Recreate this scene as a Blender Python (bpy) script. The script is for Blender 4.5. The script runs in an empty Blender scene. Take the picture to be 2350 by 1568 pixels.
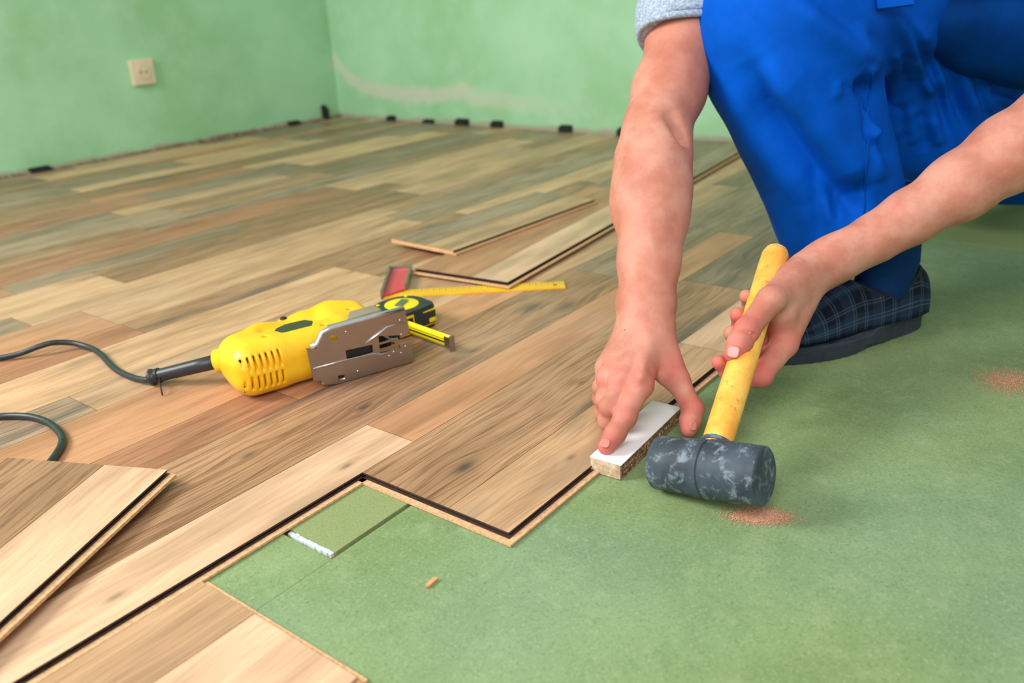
import bpy, bmesh, math, random
import numpy as np
from mathutils import Vector, Matrix
from mathutils.bvhtree import BVHTree
random.seed(7)
S = bpy.context.scene
COL = S.collection
PI = math.pi
# ------------------------------------------------------------------ camera
RIGHT = Vector((0.60646309, -0.79372996, -0.0468536))
UP = Vector((0.32988256, 0.19756113, 0.92311814))
FWD = Vector((0.72345007, 0.57529327, -0.38165121))
CAM = Vector((0, 0, 0.455))
FPX = 1948.6
cam = bpy.data.cameras.new('camera'); co = bpy.data.objects.new('camera', cam); COL.objects.link(co)
co.matrix_world = Matrix(((RIGHT.x, UP.x, -FWD.x, CAM.x), (RIGHT.y, UP.y, -FWD.y, CAM.y), (RIGHT.z, UP.z, -FWD.z, CAM.z), (0, 0, 0, 1)))
cam.sensor_width = 36; cam.lens = FPX / 2350 * 36
cam.dof.use_dof = True; cam.dof.focus_distance = 0.90; cam.dof.aperture_fstop = 4.6
cam.clip_start = 0.02
S.camera = co
# ------------------------------------------------------------------ world, lights, exposure
S.view_settings.view_transform = 'Standard'; S.view_settings.look = 'None'; S.view_settings.gamma = 1
S.view_settings.use_curve_mapping = False; S.view_settings.exposure = 0.27
wd = bpy.data.worlds.new('world'); S.world = wd; wd.use_nodes = True
wd.node_tree.nodes['Background'].inputs[0].default_value = (0.96, 0.99, 1.0, 1); wd.node_tree.nodes['Background'].inputs[1].default_value = 0.46
def area(name, loc, target, size, power, color):
    l = bpy.data.lights.new(name, 'AREA'); l.size = size; l.energy = power; l.color = color
    o = bpy.data.objects.new(name, l); COL.objects.link(o); o.location = loc
    o.rotation_euler = (Vector(target) - Vector(loc)).to_track_quat('-Z', 'Y').to_euler()
area('window_light', (-0.75, 2.0, 1.5), (0.7, 0.5, 0), 0.8, 52, (1.0, 0.98, 0.97))
area('fill_light', (-1.0, -0.35, 1.75), (0.6, 0.6, 0), 1.3, 36, (1.0, 0.97, 0.99))  # unseen fill lamp, added to brighten the sides facing the camera

# ------------------------------------------------------------------ helpers
def ray(px, py): return RIGHT * ((px - 1175) / FPX) + UP * ((784 - py) / FPX) + FWD
def P(px, py, d): return CAM + ray(px, py) * d          # photo pixel + real distance -> place in the room
def F(px, py, z=0.0):
    r = ray(px, py); return CAM + r * ((z - CAM.z) / r.z)
def srgb(r, g, b):
    f = lambda c: (c / 255 / 12.92) if c / 255 <= 0.04045 else ((c / 255 + 0.055) / 1.055) ** 2.4
    return (f(r), f(g), f(b), 1)
def tag(o, label=None, cat=None, group=None, kind=None):
    if label: o['label'] = label
    if cat: o['category'] = cat
    if group: o['group'] = group
    if kind: o['kind'] = kind
    return o
def empty(name, loc=(0, 0, 0)):
    o = bpy.data.objects.new(name, None); COL.objects.link(o); o.location = loc; o.empty_display_size = 0.05
    return o
def link(name, me, parent=None):
    o = bpy.data.objects.new(name, me); COL.objects.link(o)
    if parent: o.parent = parent; o.matrix_parent_inverse = Matrix.Translation(-Vector(parent.location))
    return o
def mesh(name, verts, faces, mats, parent=None, smooth=False, fm=None):
    me = bpy.data.meshes.new(name); me.from_pydata([tuple(v) for v in verts], [], faces)
    for m in (mats if isinstance(mats, (list, tuple)) else [mats]): me.materials.append(m)
    if fm is not None: me.polygons.foreach_set('material_index', fm)
    if smooth: me.polygons.foreach_set('use_smooth', [True] * len(me.polygons))
    me.update()
    return link(name, me, parent)
def from_bm(name, bm, mats, parent=None, smooth=False):
    me = bpy.data.meshes.new(name); bm.to_mesh(me); bm.free()
    for m in (mats if isinstance(mats, (list, tuple)) else [mats]): me.materials.append(m)
    if smooth: me.polygons.foreach_set('use_smooth', [True] * len(me.polygons))
    return link(name, me, parent)
def frame(o, x, y=None, z=None):
    x = Vector(x).normalized()
    if z is None:
        y = Vector(y); y = (y - x * y.dot(x)).normalized(); z = x.cross(y)
    else:
        z = Vector(z); z = (z - x * z.dot(x)).normalized(); y = z.cross(x)
    m = Matrix((x, y, z)).transposed().to_4x4(); m.translation = Vector(o); return m
def box_bm(bm, x0, x1, y0, y1, z0, z1, M=None, bevel=0, mi=0):
    vs = [bm.verts.new((x, y, z)) for x in (x0, x1) for y in (y0, y1) for z in (z0, z1)]
    fs = [bm.faces.new([vs[i] for i in q]) for q in ((0, 1, 3, 2), (4, 6, 7, 5), (0, 4, 5, 1), (2, 3, 7, 6), (0, 2, 6, 4), (1, 5, 7, 3))]
    for f_ in fs: f_.material_index = mi
    if bevel:
        es = list({e for f_ in fs for e in f_.edges})
        r = bmesh.ops.bevel(bm, geom=es, offset=bevel, segments=2, affect='EDGES', profile=0.7)
        vs = list({v for f_ in r['faces'] for v in f_.verts} | {v for v in vs if v.is_valid})
    if M is not None:
        for v in vs: v.co = M @ v.co
    return vs
def prism_bm(bm, pts, z0, z1, M=None, bevel=0, mi=0):
    n = len(pts)
    a = [bm.verts.new((p[0], p[1], z0)) for p in pts]; b = [bm.verts.new((p[0], p[1], z1)) for p in pts]
    fs = [bm.faces.new(a[::-1]), bm.faces.new(b)] + [bm.faces.new((a[i], a[(i + 1) % n], b[(i + 1) % n], b[i])) for i in range(n)]
    for f_ in fs: f_.material_index = mi
    vs = a + b
    if bevel:
        es = list({e for f_ in fs[:2] for e in f_.edges})
        r = bmesh.ops.bevel(bm, geom=es, offset=bevel, segments=3, affect='EDGES', profile=0.5)
        vs = list({v for f_ in r['faces'] for v in f_.verts} | {v for v in vs if v.is_valid})
    if M is not None:
        for v in vs: v.co = M @ v.co
    return vs
def catmull(pts, n=8):
    pts = [Vector(p) for p in pts]; out = []
    q = [pts[0] * 2 - pts[1]] + pts + [pts[-1] * 2 - pts[-2]]
    for i in range(1, len(q) - 2):
        for k in range(n):
            t = k / n
            out.append(0.5 * ((2 * q[i]) + (q[i + 1] - q[i - 1]) * t + (2 * q[i - 1] - 5 * q[i] + 4 * q[i + 1] - q[i + 2]) * t * t + (-q[i - 1] + 3 * q[i] - 3 * q[i + 1] + q[i + 2]) * t ** 3))
    out.append(pts[-1]); return out
def tube(name, pts, rad, m, parent=None, seg=14, squash=1.0, up=(0, 0, 1)):
    pts = [Vector(p) for p in pts]; n = len(pts)
    if not isinstance(rad, (list, tuple)): rad = [rad] * n
    vs = []; fs = []
    prev = None
    for i, p in enumerate(pts):
        t = (pts[min(i + 1, n - 1)] - pts[max(i - 1, 0)]).normalized()
        if prev is None:
            u = Vector(up); u = u - t * u.dot(t)
            if u.length < 1e-3: u = t.orthogonal()
        else: u = prev - t * prev.dot(t)
        u.normalize(); prev = u; w = t.cross(u)
        for k in range(seg):
            a = 2 * PI * k / seg
            vs.append(p + (u * math.cos(a) * squash + w * math.sin(a)) * rad[i])
    for i in range(n - 1):
        for k in range(seg):
            k2 = (k + 1) % seg
            fs.append((i * seg + k, i * seg + k2, (i + 1) * seg + k2, (i + 1) * seg + k))
    fs.append(tuple(range(seg))[::-1]); fs.append(tuple((n - 1) * seg + k for k in range(seg)))
    o = mesh(name, vs, fs, m, parent, smooth=True)
    return o
def lathe(name, prof, M, m, parent=None, seg=48, mats=None):
    # prof: (radius, height); axis = local z
    vs = []; fs = []; n = len(prof)
    for r, h in prof:
        for k in range(seg):
            a = 2 * PI * k / seg; vs.append(M @ Vector((r * math.cos(a), r * math.sin(a), h)))
    for i in range(n - 1):
        for k in range(seg):
            k2 = (k + 1) % seg; fs.append((i * seg + k, i * seg + k2, (i + 1) * seg + k2, (i + 1) * seg + k))
    fs.append(tuple(range(seg))[::-1]); fs.append(tuple((n - 1) * seg + k for k in range(seg)))
    return mesh(name, vs, fs, m, parent, smooth=True)
def autosmooth(o, deg=35):
    me = o.data; me.polygons.foreach_set('use_smooth', [True] * len(me.polygons))
    bm = bmesh.new(); bm.from_mesh(me)
    for e in bm.edges:
        if len(e.link_faces) == 2 and e.calc_face_angle(0) > math.radians(deg): e.smooth = False
    bm.to_mesh(me); bm.free(); return o

# ------------------------------------------------------------------ implicit surfaces (organic shapes)
class Field:
    def __init__(s, lo, hi, h):
        s.h = h; s.lo = np.array(lo, np.float32); n = np.ceil((np.array(hi) - np.array(lo)) / h).astype(int) + 1
        s.n = n; s.V = np.full(n, 0.03, np.float32)
        s.ax = [s.lo[i] + h * np.arange(n[i], dtype=np.float32) for i in range(3)]
    def sub(s, lo, hi):
        a = np.clip(np.floor((np.array(lo) - s.lo) / s.h).astype(int), 0, s.n); b = np.clip(np.ceil((np.array(hi) - s.lo) / s.h).astype(int) + 1, 0, s.n)
        sl = tuple(slice(a[i], b[i]) for i in range(3))
        return sl, s.ax[0][sl[0]][:, None, None], s.ax[1][sl[1]][None, :, None], s.ax[2][sl[2]][None, None, :]
    def comb(s, sl, d, k, op):
        v = s.V[sl]
        if op == 'sub':
            d = -d; h = np.clip(k - np.abs(v - d), 0, None) / k; s.V[sl] = np.maximum(v, d) + h * h * k * 0.25
        elif op == 'and':
            h = np.clip(k - np.abs(v - d), 0, None) / k; s.V[sl] = np.maximum(v, d) + h * h * k * 0.25
        else:
            h = np.clip(k - np.abs(v - d), 0, None) / k; s.V[sl] = np.minimum(v, d) - h * h * k * 0.25
    def cone(s, a, b, ra, rb, k=0.006, op='add', flat=None):
        # flat = (direction, factor): squeeze the section along a direction
        a = np.array(a, np.float32); b = np.array(b, np.float32); m = max(ra, rb) + 0.03 * (1 if op == 'add' else 0.4)
        sl, X, Y, Z = s.sub(np.minimum(a, b) - m, np.maximum(a, b) + m)
        if 0 in s.V[sl].shape: return
        ab = b - a; L = float(ab @ ab) + 1e-9
        px, py, pz = X - a[0], Y - a[1], Z - a[2]
        t = np.clip((px * ab[0] + py * ab[1] + pz * ab[2]) / L, 0, 1)
        dx, dy, dz = px - t * ab[0], py - t * ab[1], pz - t * ab[2]
        q = dx * dx + dy * dy + dz * dz
        if flat:
            u = np.array(flat[0], np.float32); u /= np.linalg.norm(u); w = dx * u[0] + dy * u[1] + dz * u[2]
            q = q + w * w * (flat[1] ** 2 - 1)
        d = np.sqrt(q) - (ra + (rb - ra) * t)
        s.comb(sl, d, k, op)
    def chain(s, pts, k=0.006, op='add', flat=None):
        for i in range(len(pts) - 1):
            s.cone(pts[i][0], pts[i + 1][0], pts[i][1], pts[i + 1][1], k, op, flat)
    def rbox(s, M, half, r, k=0.006, op='add'):
        # rounded box; M = frame (4x4), half = half sizes
        c = np.array(M.translation, np.float32); R = np.array(M.to_3x3(), np.float32)
        m = float(np.linalg.norm(half)) + 0.02
        sl, X, Y, Z = s.sub(c - m, c + m)
        px, py, pz = X - c[0], Y - c[1], Z - c[2]
        q = [np.abs(px * R[0, i] + py * R[1, i] + pz * R[2, i]) - (half[i] - r) for i in range(3)]
        d = np.sqrt(sum(np.clip(v, 0, None) ** 2 for v in q)) + np.minimum(np.maximum(np.maximum(q[0], q[1]), q[2]), 0) - r
        s.comb(sl, d, k, op)
    def plane(s, p, n, k=0.002):
        n = np.array(n, np.float32); n /= np.linalg.norm(n)
        X, Y, Z = s.ax[0][:, None, None], s.ax[1][None, :, None], s.ax[2][None, None, :]
        s.comb((slice(None),) * 3, (X - p[0]) * n[0] + (Y - p[1]) * n[1] + (Z - p[2]) * n[2], k, 'and')
    def mesh(s):
        V = s.V; S_ = V < 0; n = V.shape
        c = [S_[i:n[0] - 1 + i, j:n[1] - 1 + j, k:n[2] - 1 + k] for i in (0, 1) for j in (0, 1) for k in (0, 1)]
        cnt = sum(x.astype(np.int8) for x in c); act = (cnt > 0) & (cnt < 8)
        I = np.argwhere(act); ids = np.full(act.shape, -1, np.int64); ids[act] = np.arange(len(I))
        off = np.array([(i, j, k) for i in (0, 1) for j in (0, 1) for k in (0, 1)])
        val = np.stack([V[I[:, 0] + o[0], I[:, 1] + o[1], I[:, 2] + o[2]] for o in off], 1)
        pos = np.zeros((len(I), 3)); num = np.zeros(len(I))
        for a in range(8):
            for b in range(a + 1, 8):
                if np.abs(off[a] - off[b]).sum() != 1: continue
                m = (val[:, a] < 0) != (val[:, b] < 0); t = val[m, a] / (val[m, a] - val[m, b])
                pos[m] += off[a] + t[:, None] * (off[b] - off[a]); num[m] += 1
        vs = (I + pos / num[:, None]) * s.h + s.lo
        F_ = []
        for ax in range(3):
            A = [slice(0, n[i] - 1) if i == ax else slice(1, n[i] - 1) for i in range(3)]
            B = [slice(1, n[i]) if i == ax else slice(1, n[i] - 1) for i in range(3)]
            s0 = S_[tuple(A)]; s1 = S_[tuple(B)]; E = np.argwhere(s0 != s1)
            if len(E) == 0: continue
            fl = s0[E[:, 0], E[:, 1], E[:, 2]]
            b1, b2 = [(1, 2), (2, 0), (0, 1)][ax]
            E = E.copy()
            base = E.copy()
            for i in range(3):
                if i != ax: base[:, i] += 1
            def cell(d1, d2):
                q = base.copy(); q[:, b1] -= d1; q[:, b2] -= d2; return ids[q[:, 0], q[:, 1], q[:, 2]]
            quad = np.stack([cell(1, 1), cell(0, 1), cell(0, 0), cell(1, 0)], 1)
            quad[~fl] = quad[~fl][:, ::-1]; F_.append(quad)
        F_ = np.concatenate(F_); F_ = F_[(F_ >= 0).all(1)]
        return vs, F_
def smooth_mesh(vs, fs, it=2, lam=0.5):
    e = np.concatenate([fs[:, [0, 1]], fs[:, [1, 2]], fs[:, [2, 3]], fs[:, [3, 0]]])
    e = np.concatenate([e, e[:, ::-1]]); n = len(vs)
    for _ in range(it):
        for l in (lam, -lam * 0.9):
            acc = np.zeros((n, 3))
            for k in range(3): acc[:, k] = np.bincount(e[:, 0], weights=vs[e[:, 1], k], minlength=n)
            deg = np.maximum(np.bincount(e[:, 0], minlength=n), 1)[:, None]
            vs = vs + l * (acc / deg - vs)
    return vs
def field_obj(name, f, m, parent=None, it=2):
    vs, fs = f.mesh(); vs = smooth_mesh(vs, fs, it)
    me = bpy.data.meshes.new(name); me.from_pydata(vs.tolist(), [], fs.tolist())
    for q in (m if isinstance(m, (list, tuple)) else [m]): me.materials.append(q)
    me.polygons.foreach_set('use_smooth', [True] * len(me.polygons)); me.update()
    return link(name, me, parent)
def pin(o, px, py):
    # surface point of o seen at a photo pixel: (point, normal)
    bvh = BVHTree.FromPolygons([v.co for v in o.data.vertices], [p.vertices for p in o.data.polygons])
    h = bvh.ray_cast(CAM, ray(px, py).normalized())
    return (h[0], h[1]) if h[0] is not None else (None, None)

# ------------------------------------------------------------------ materials
class N:
    def __init__(s, name, rough=0.5, metal=0.0, spec=0.5):
        s.m = bpy.data.materials.new(name); s.m.use_nodes = True; s.t = s.m.node_tree; s.b = s.t.nodes['Principled BSDF']
        s.b.inputs['Roughness'].default_value = rough; s.b.inputs['Metallic'].default_value = metal
        s.b.inputs['Specular IOR Level'].default_value = spec
    def n(s, typ, **kw):
        q = s.t.nodes.new(typ)
        for k, v in kw.items(): setattr(q, k, v)
        return q
    def L(s, a, b): s.t.links.new(a, b)
    def put(s, sock, v):
        if isinstance(v, (int, float)): sock.default_value = v
        elif isinstance(v, tuple): sock.default_value = v
        else: s.L(v, sock)
    def math(s, op, a, b=0.0, c=None, clamp=False):
        q = s.n('ShaderNodeMath', operation=op); q.use_clamp = clamp
        s.put(q.inputs[0], a); s.put(q.inputs[1], b)
        if c is not None: s.put(q.inputs[2], c)
        return q.outputs[0]
    def xyz(s, v):
        q = s.n('ShaderNodeSeparateXYZ'); s.L(v, q.inputs[0]); return q.outputs
    def vec(s, x, y, z):
        q = s.n('ShaderNodeCombineXYZ'); s.put(q.inputs[0], x); s.put(q.inputs[1], y); s.put(q.inputs[2], z); return q.outputs[0]
    def noise(s, v, scale=1.0, detail=3.0, rough=0.55, dist=0.0):
        q = s.n('ShaderNodeTexNoise'); s.L(v, q.inputs['Vector']); q.inputs['Scale'].default_value = scale
        q.inputs['Detail'].default_value = detail; q.inputs['Roughness'].default_value = rough; q.inputs['Distortion'].default_value = dist
        return q.outputs['Fac']
    def ramp(s, v, a, b, smooth=True):
        q = s.n('ShaderNodeMapRange'); q.interpolation_type = 'SMOOTHSTEP' if smooth else 'LINEAR'
        s.put(q.inputs[0], v); q.inputs[1].default_value = a; q.inputs[2].default_value = b; return q.outputs[0]
    def mix(s, f, a, b, blend='MIX'):
        q = s.n('ShaderNodeMix', data_type='RGBA', blend_type=blend); s.put(q.inputs[0], f); s.put(q.inputs[6], a); s.put(q.inputs[7], b); return q.outputs[2]
    def color(s, c): s.put(s.b.inputs['Base Color'], c)
    def bump(s, h, strength=0.3, dist=0.001):
        q = s.n('ShaderNodeBump'); q.inputs['Strength'].default_value = strength; q.inputs['Distance'].default_value = dist
        s.L(h, q.inputs['Height']); s.L(q.outputs[0], s.b.inputs['Normal'])
    def obj(s): return s.n('ShaderNodeTexCoord').outputs['Object']
    def pos(s): return s.n('ShaderNodeNewGeometry').outputs['Position']
    def attr(s, name):
        q = s.n('ShaderNodeAttribute', attribute_name=name); return q
def plain(name, c, rough=0.5, metal=0.0, var=0.12, scale=60, spec=0.5, bump=0.0):
    q = N(name, rough, metal, spec); o = q.obj(); f = q.noise(o, scale)
    d = tuple(x * (1 - var) for x in c[:3]) + (1,); l = tuple(min(1, x * (1 + var)) for x in c[:3]) + (1,)
    q.color(q.mix(q.ramp(f, 0.3, 0.7), d, l))
    if bump: q.bump(f, bump, 0.0006)
    return q.m

KNOTS = [(.5654, .5216, .0075, 1.0), (.4987, .6279, .004, .7), (.2434, .6329, .005, .6), (.6416, .4393, .004, .6), (.6054, .7142, .006, .9), (.4552, .7373, .005, .7), (.9893, .7444, .013, .8), (.80, .53, .004, .6), (1.02, .70, .012, .6)]
def wood_floor():
    q = N('laminate_oak', 0.36, 0, 0.32)
    a, c, sd = q.xyz(q.attr('wc').outputs['Vector'])
    tint = q.attr('tint').outputs['Color']; fig = q.attr('fig').outputs['Fac']
    w = q.math('MULTIPLY', q.math('SUBTRACT', q.noise(q.vec(q.math('MULTIPLY', a, 3.0), q.math('MULTIPLY', c, 11.0), sd), 1, 2), 0.5), 0.045)
    cw = q.math('ADD', c, w); dark = None
    for kx, ky, r, s_ in KNOTS:
        dx = q.math('MULTIPLY', q.math('SUBTRACT', a, kx), 0.45); dy = q.math('SUBTRACT', c, ky)
        d2 = q.math('ADD', q.math('MULTIPLY', dx, dx), q.math('MULTIPLY', dy, dy))
        g = q.math('EXPONENT', q.math('MULTIPLY', d2, -1 / (3.2 * r) ** 2))
        cw = q.math('ADD', cw, q.math('MULTIPLY', q.math('MULTIPLY', dy, g), -0.75))
        k = q.math('MULTIPLY', q.math('EXPONENT', q.math('MULTIPLY', d2, -1 / (r * 0.95) ** 2)), s_)
        dark = k if dark is None else q.math('MAXIMUM', dark, k)
    fine = q.noise(q.vec(q.math('MULTIPLY', a, 14.0), q.math('MULTIPLY', cw, 620.0), sd), 1, 3, 0.6)
    mid = q.noise(q.vec(q.math('MULTIPLY', a, 3.5), q.math('MULTIPLY', cw, 120.0), sd), 1, 3, 0.55)
    ridge = q.math('SUBTRACT', 1.0, q.ramp(q.math('ABSOLUTE', q.math('SUBTRACT', mid, 0.5)), 0.0, 0.055))
    blot = q.noise(q.vec(q.math('MULTIPLY', a, 4.0), q.math('MULTIPLY', c, 22.0), q.math('ADD', sd, 3.0)), 1, 3, 0.6)
    stain = q.ramp(q.noise(q.vec(q.math('MULTIPLY', a, 3.2), q.math('MULTIPLY', cw, 17.0), q.math('ADD', sd, 8.0)), 1, 3, 0.6), 0.55, 0.72)
    col = q.mix(q.ramp(blot, 0.3, 0.7), q.mix(1.0, tint, (0.76, 0.73, 0.70, 1), 'MULTIPLY'), q.mix(1.0, tint, (1.15, 1.14, 1.13, 1), 'MULTIPLY'))
    col = q.mix(q.math('MULTIPLY', q.ramp(fine, 0.50, 0.74), q.math('MULTIPLY_ADD', fig, 0.55, 0.16)), col, q.mix(1.0, col, (0.42, 0.30, 0.20, 1), 'MULTIPLY'))
    col = q.mix(q.math('MULTIPLY', ridge, q.math('MULTIPLY_ADD', fig, 0.50, 0.08)), col, q.mix(1.0, col, (0.40, 0.29, 0.20, 1), 'MULTIPLY'))
    col = q.mix(q.math('MULTIPLY', stain, q.math('MULTIPLY_ADD', fig, 0.6, 0.06)), col, (0.085, 0.072, 0.07, 1))
    col = q.mix(q.math('MULTIPLY', dark, 0.85), col, (0.045, 0.03, 0.028, 1))
    dust = q.noise(q.pos(), 2.3, 4, 0.6)
    col = q.mix(q.math('MULTIPLY', q.ramp(dust, 0.5, 0.75), 0.13), col, (0.50, 0.47, 0.42, 1))
    q.color(col); q.b.inputs['Roughness'].default_value = 0.38
    q.put(q.b.inputs['Roughness'], q.math('MULTIPLY_ADD', fine, 0.22, 0.28))
    q.bump(q.math('SUBTRACT', 1.0, q.math('ADD', fine, ridge)), 0.10, 0.0004)
    return q.m
M_WOOD = wood_floor()
M_EDGE = plain('board_fibre_core', srgb(214, 168, 122), 0.8, var=0.2, scale=300)
M_GROOVE = plain('sealed_groove_shade', srgb(64, 44, 36), 0.6, var=0.3, scale=200)  # dark joint and sealed slot colour; also paints the groove shadow
M_BACK = plain('board_backing', srgb(120, 104, 70), 0.8)

# ------------------------------------------------------------------ laminate boards
PAL = {'light': (214, 178, 144), 'tan': (200, 162, 124), 'orange': (192, 142, 104), 'brown': (166, 130, 98), 'grey': (158, 136, 112), 'red': (178, 128, 96), 'pale': (212, 186, 156), 'dark': (142, 116, 90)}
FIG = {'light': .18, 'tan': .42, 'orange': .25, 'brown': 1.0, 'grey': .95, 'red': .7, 'pale': .2, 'dark': 1.0}
def strips_mesh(name, strips, M, offs, extra, parent=None, gap=0.0006):
    """strips: (x0,x1,y0,y1,kind) tops at local z=0; extra: boxes (x0,x1,y0,y1,z0,z1,mat index) below"""
    vs = []; fs = []; fm = []; wc = []; ti = []; fg = []
    def quad(p, m, w=None, t=(1, 1, 1, 1), g=0.0):
        b = len(vs); vs.extend(M @ Vector(v) for v in p); fs.append((b, b + 1, b + 2, b + 3)); fm.append(m)
        for i in range(4):
            wc.append(w[i] if w else (0, 0, 0)); ti.append(t); fg.append(g)
    for (x0, x1, y0, y1, kind) in strips:
        sd = random.uniform(0, 900); j = random.uniform(0.93, 1.07)
        c = srgb(*[min(255, v * j) for v in PAL[kind]]); g = FIG[kind]
        X0, X1, Y0, Y1 = x0 + gap / 2, x1 - gap / 2, y0 + gap / 2, y1 - gap / 2
        w = [(x + offs, y + offs, sd) for x, y in ((X0, Y0), (X1, Y0), (X1, Y1), (X0, Y1))]
        quad([(X0, Y0, 0), (X1, Y0, 0), (X1, Y1, 0), (X0, Y1, 0)], 0, w, c, g)
        e = 0.0005
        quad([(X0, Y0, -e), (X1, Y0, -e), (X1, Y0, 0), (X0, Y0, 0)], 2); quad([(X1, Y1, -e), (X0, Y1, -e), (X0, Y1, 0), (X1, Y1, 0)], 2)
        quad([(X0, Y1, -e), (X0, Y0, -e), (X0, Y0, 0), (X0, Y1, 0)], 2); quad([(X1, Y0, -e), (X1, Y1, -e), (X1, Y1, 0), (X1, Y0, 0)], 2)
    for (x0, x1, y0, y1, z0, z1, m) in extra:
        v = [(x, y, z) for x in (x0, x1) for y in (y0, y1) for z in (z0, z1)]
        for qd in ((0, 1, 3, 2), (4, 6, 7, 5), (0, 4, 5, 1), (2, 3, 7, 6), (0, 2, 6, 4), (1, 5, 7, 3)): quad([v[i] for i in qd], m)
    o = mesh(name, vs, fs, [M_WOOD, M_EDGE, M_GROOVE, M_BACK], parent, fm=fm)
    me = o.data
    A = me.attributes.new('wc', 'FLOAT_VECTOR', 'CORNER'); A.data.foreach_set('vector', [x for w in wc for x in w])
    A = me.attributes.new('tint', 'FLOAT_COLOR', 'CORNER'); A.data.foreach_set('color', [x for w in ti for x in w])
    A = me.attributes.new('fig', 'FLOAT', 'CORNER'); A.data.foreach_set('value', fg)
    return o
T = 0.008
def profile(x0, x1, y0, y1, near=True, endl=True, endr=False, far=False):
    """click profile: thin top layer, dark slot, pale lower lip"""
    L = 0.0085
    lx0 = x0 - (L if endl else 0); ly0 = y0 - (L if near else 0); ly1 = y1 + (L if far else 0)
    i = 0.0035
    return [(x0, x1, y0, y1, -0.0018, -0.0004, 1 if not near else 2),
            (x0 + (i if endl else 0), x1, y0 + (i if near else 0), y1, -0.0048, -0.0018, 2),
            (lx0, x1, ly0, ly1, -T + 0.0008, -0.0048, 1), (x0 - (.0022 if endl else 0), x1, y0 - (.0022 if near else 0), y1, -.0049, -.0044, 2),  # second box: groove shade painted as a dark strip on the lip
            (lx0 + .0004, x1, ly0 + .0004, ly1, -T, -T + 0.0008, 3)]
def board(label, M, L, W, strips, near=True, endl=True, offs=20.0, extra=None, **kw):
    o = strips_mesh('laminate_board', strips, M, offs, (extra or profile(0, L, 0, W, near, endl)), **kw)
    return tag(o, label, 'floorboard')
I4 = Matrix.Identity(4)

# ---- laid floor (rows from y = .604 to the left wall)
NW, WW = .0735, .1210
floor_strips = []
y = .604; row = 0
fixed = {0: ([(-1, .576, 'light'), (.576, 1.52, 'orange'), (1.52, 2.445, 'grey')], [(-1, .02, 'tan'), (.02, 1.18, 'brown'), (1.18, 2.0, 'grey'), (2.0, 2.445, 'tan')]),
         1: ([(-1, .576, 'red'), (.576, 1.10, 'orange'), (1.10, 1.9, 'tan'), (1.9, 2.445, 'grey')], [(-1, .16, 'tan'), (.16, .66, 'orange'), (.66, 1.5, 'tan'), (1.5, 2.445, 'tan')]),
         2: ([(-1, .42, 'grey'), (.42, 1.2, 'tan'), (1.2, 2.445, 'brown')], [(-1, .22, 'light'), (.22, .98, 'tan'), (.98, 1.8, 'brown'), (1.8, 2.445, 'tan')]),
         3: ([(-1, .6, 'red'), (.6, 1.4, 'brown'), (1.4, 2.445, 'tan')], [(-1, .598, 'orange'), (.598, 1.3, 'tan'), (1.3, 2.445, 'grey')]),
         4: ([(-1, .52, 'grey'), (.52, 1.35, 'tan'), (1.35, 2.445, 'brown')], [(-1, .72, 'tan'), (.72, 1.5, 'brown'), (1.5, 2.445, 'tan')])}
kinds = ['tan', 'brown', 'grey', 'tan', 'dark', 'grey', 'brown', 'red', 'tan']
while y < 2.79:
    for si, (dy) in enumerate((NW, WW)):
        y1 = min(y + dy, 2.798)
        if y1 - y < 0.004: break
        if row in fixed: seq = fixed[row][si]
        else:
            seq = []; x = -1 + random.uniform(.2, .9); x0 = -1; last = ''
            while x0 < 2.445:
                k = random.choice([q for q in kinds if q != last]); last = k
                seq.append((x0, min(x, 2.445), k)); x0 = x; x += random.uniform(.45, 1.0)
                if 2.445 - x0 < .05: seq[-1] = (seq[-1][0], 2.445, seq[-1][2]); break
        for (a, b, k) in seq: floor_strips.append((a, b, y, y1, k))
        y = y1
    row += 1
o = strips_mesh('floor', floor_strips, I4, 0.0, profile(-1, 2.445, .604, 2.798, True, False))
tag(o, kind='structure')
# ---- board being knocked in
bd = [(.499, 1.10, .412, .485, 'tan'), (1.10, 1.879, .412, .485, 'light'), (.499, 1.30, .485, .604, 'brown'), (1.30, 1.879, .485, .604, 'grey')]
bd = [(.499, .978, .412, .485, 'tan'), (.978, 1.879, .412, .485, 'light'), (.499, 1.22, .485, .604, 'brown'), (1.22, 1.879, .485, .604, 'grey')]
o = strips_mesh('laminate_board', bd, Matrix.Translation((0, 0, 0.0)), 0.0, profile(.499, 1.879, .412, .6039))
tag(o, 'two-strip oak laminate board with a dark knot, being knocked in under the white block', 'floorboard')
o = strips_mesh('laminate_board', [(1.886, 2.44, .412, .485, 'tan'), (1.886, 2.44, .485, .604, 'brown')], I4, 0.0, profile(1.886, 2.44, .412, .6039, True, False))
tag(o, 'far end board of the open row, between the legs of the worker and the wall', 'floorboard')
# ---- board at the lower left, next to the open underlay
e0 = [( -1.0, .3, .393, .589, -T, -.0005, 1)]
e0 = [(-1.0, .2975, .3955, .589, -0.0018, -0.0004, 1), (-1.0, .2945, .3985, .589, -0.0048, -0.0018, 2), (-1.0, .3035, .392, .5905, -T, -0.0048, 1)]
o = strips_mesh('laminate_board', [(-1, .2975, .3955, .516, 'light'), (-1, -.25, .516, .589, 'tan'), (-.25, .2975, .516, .589, 'tan')], I4, 40.0, e0)
tag(o, 'laminate board in the lower left corner ending at the open green underlay', 'floorboard')
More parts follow.
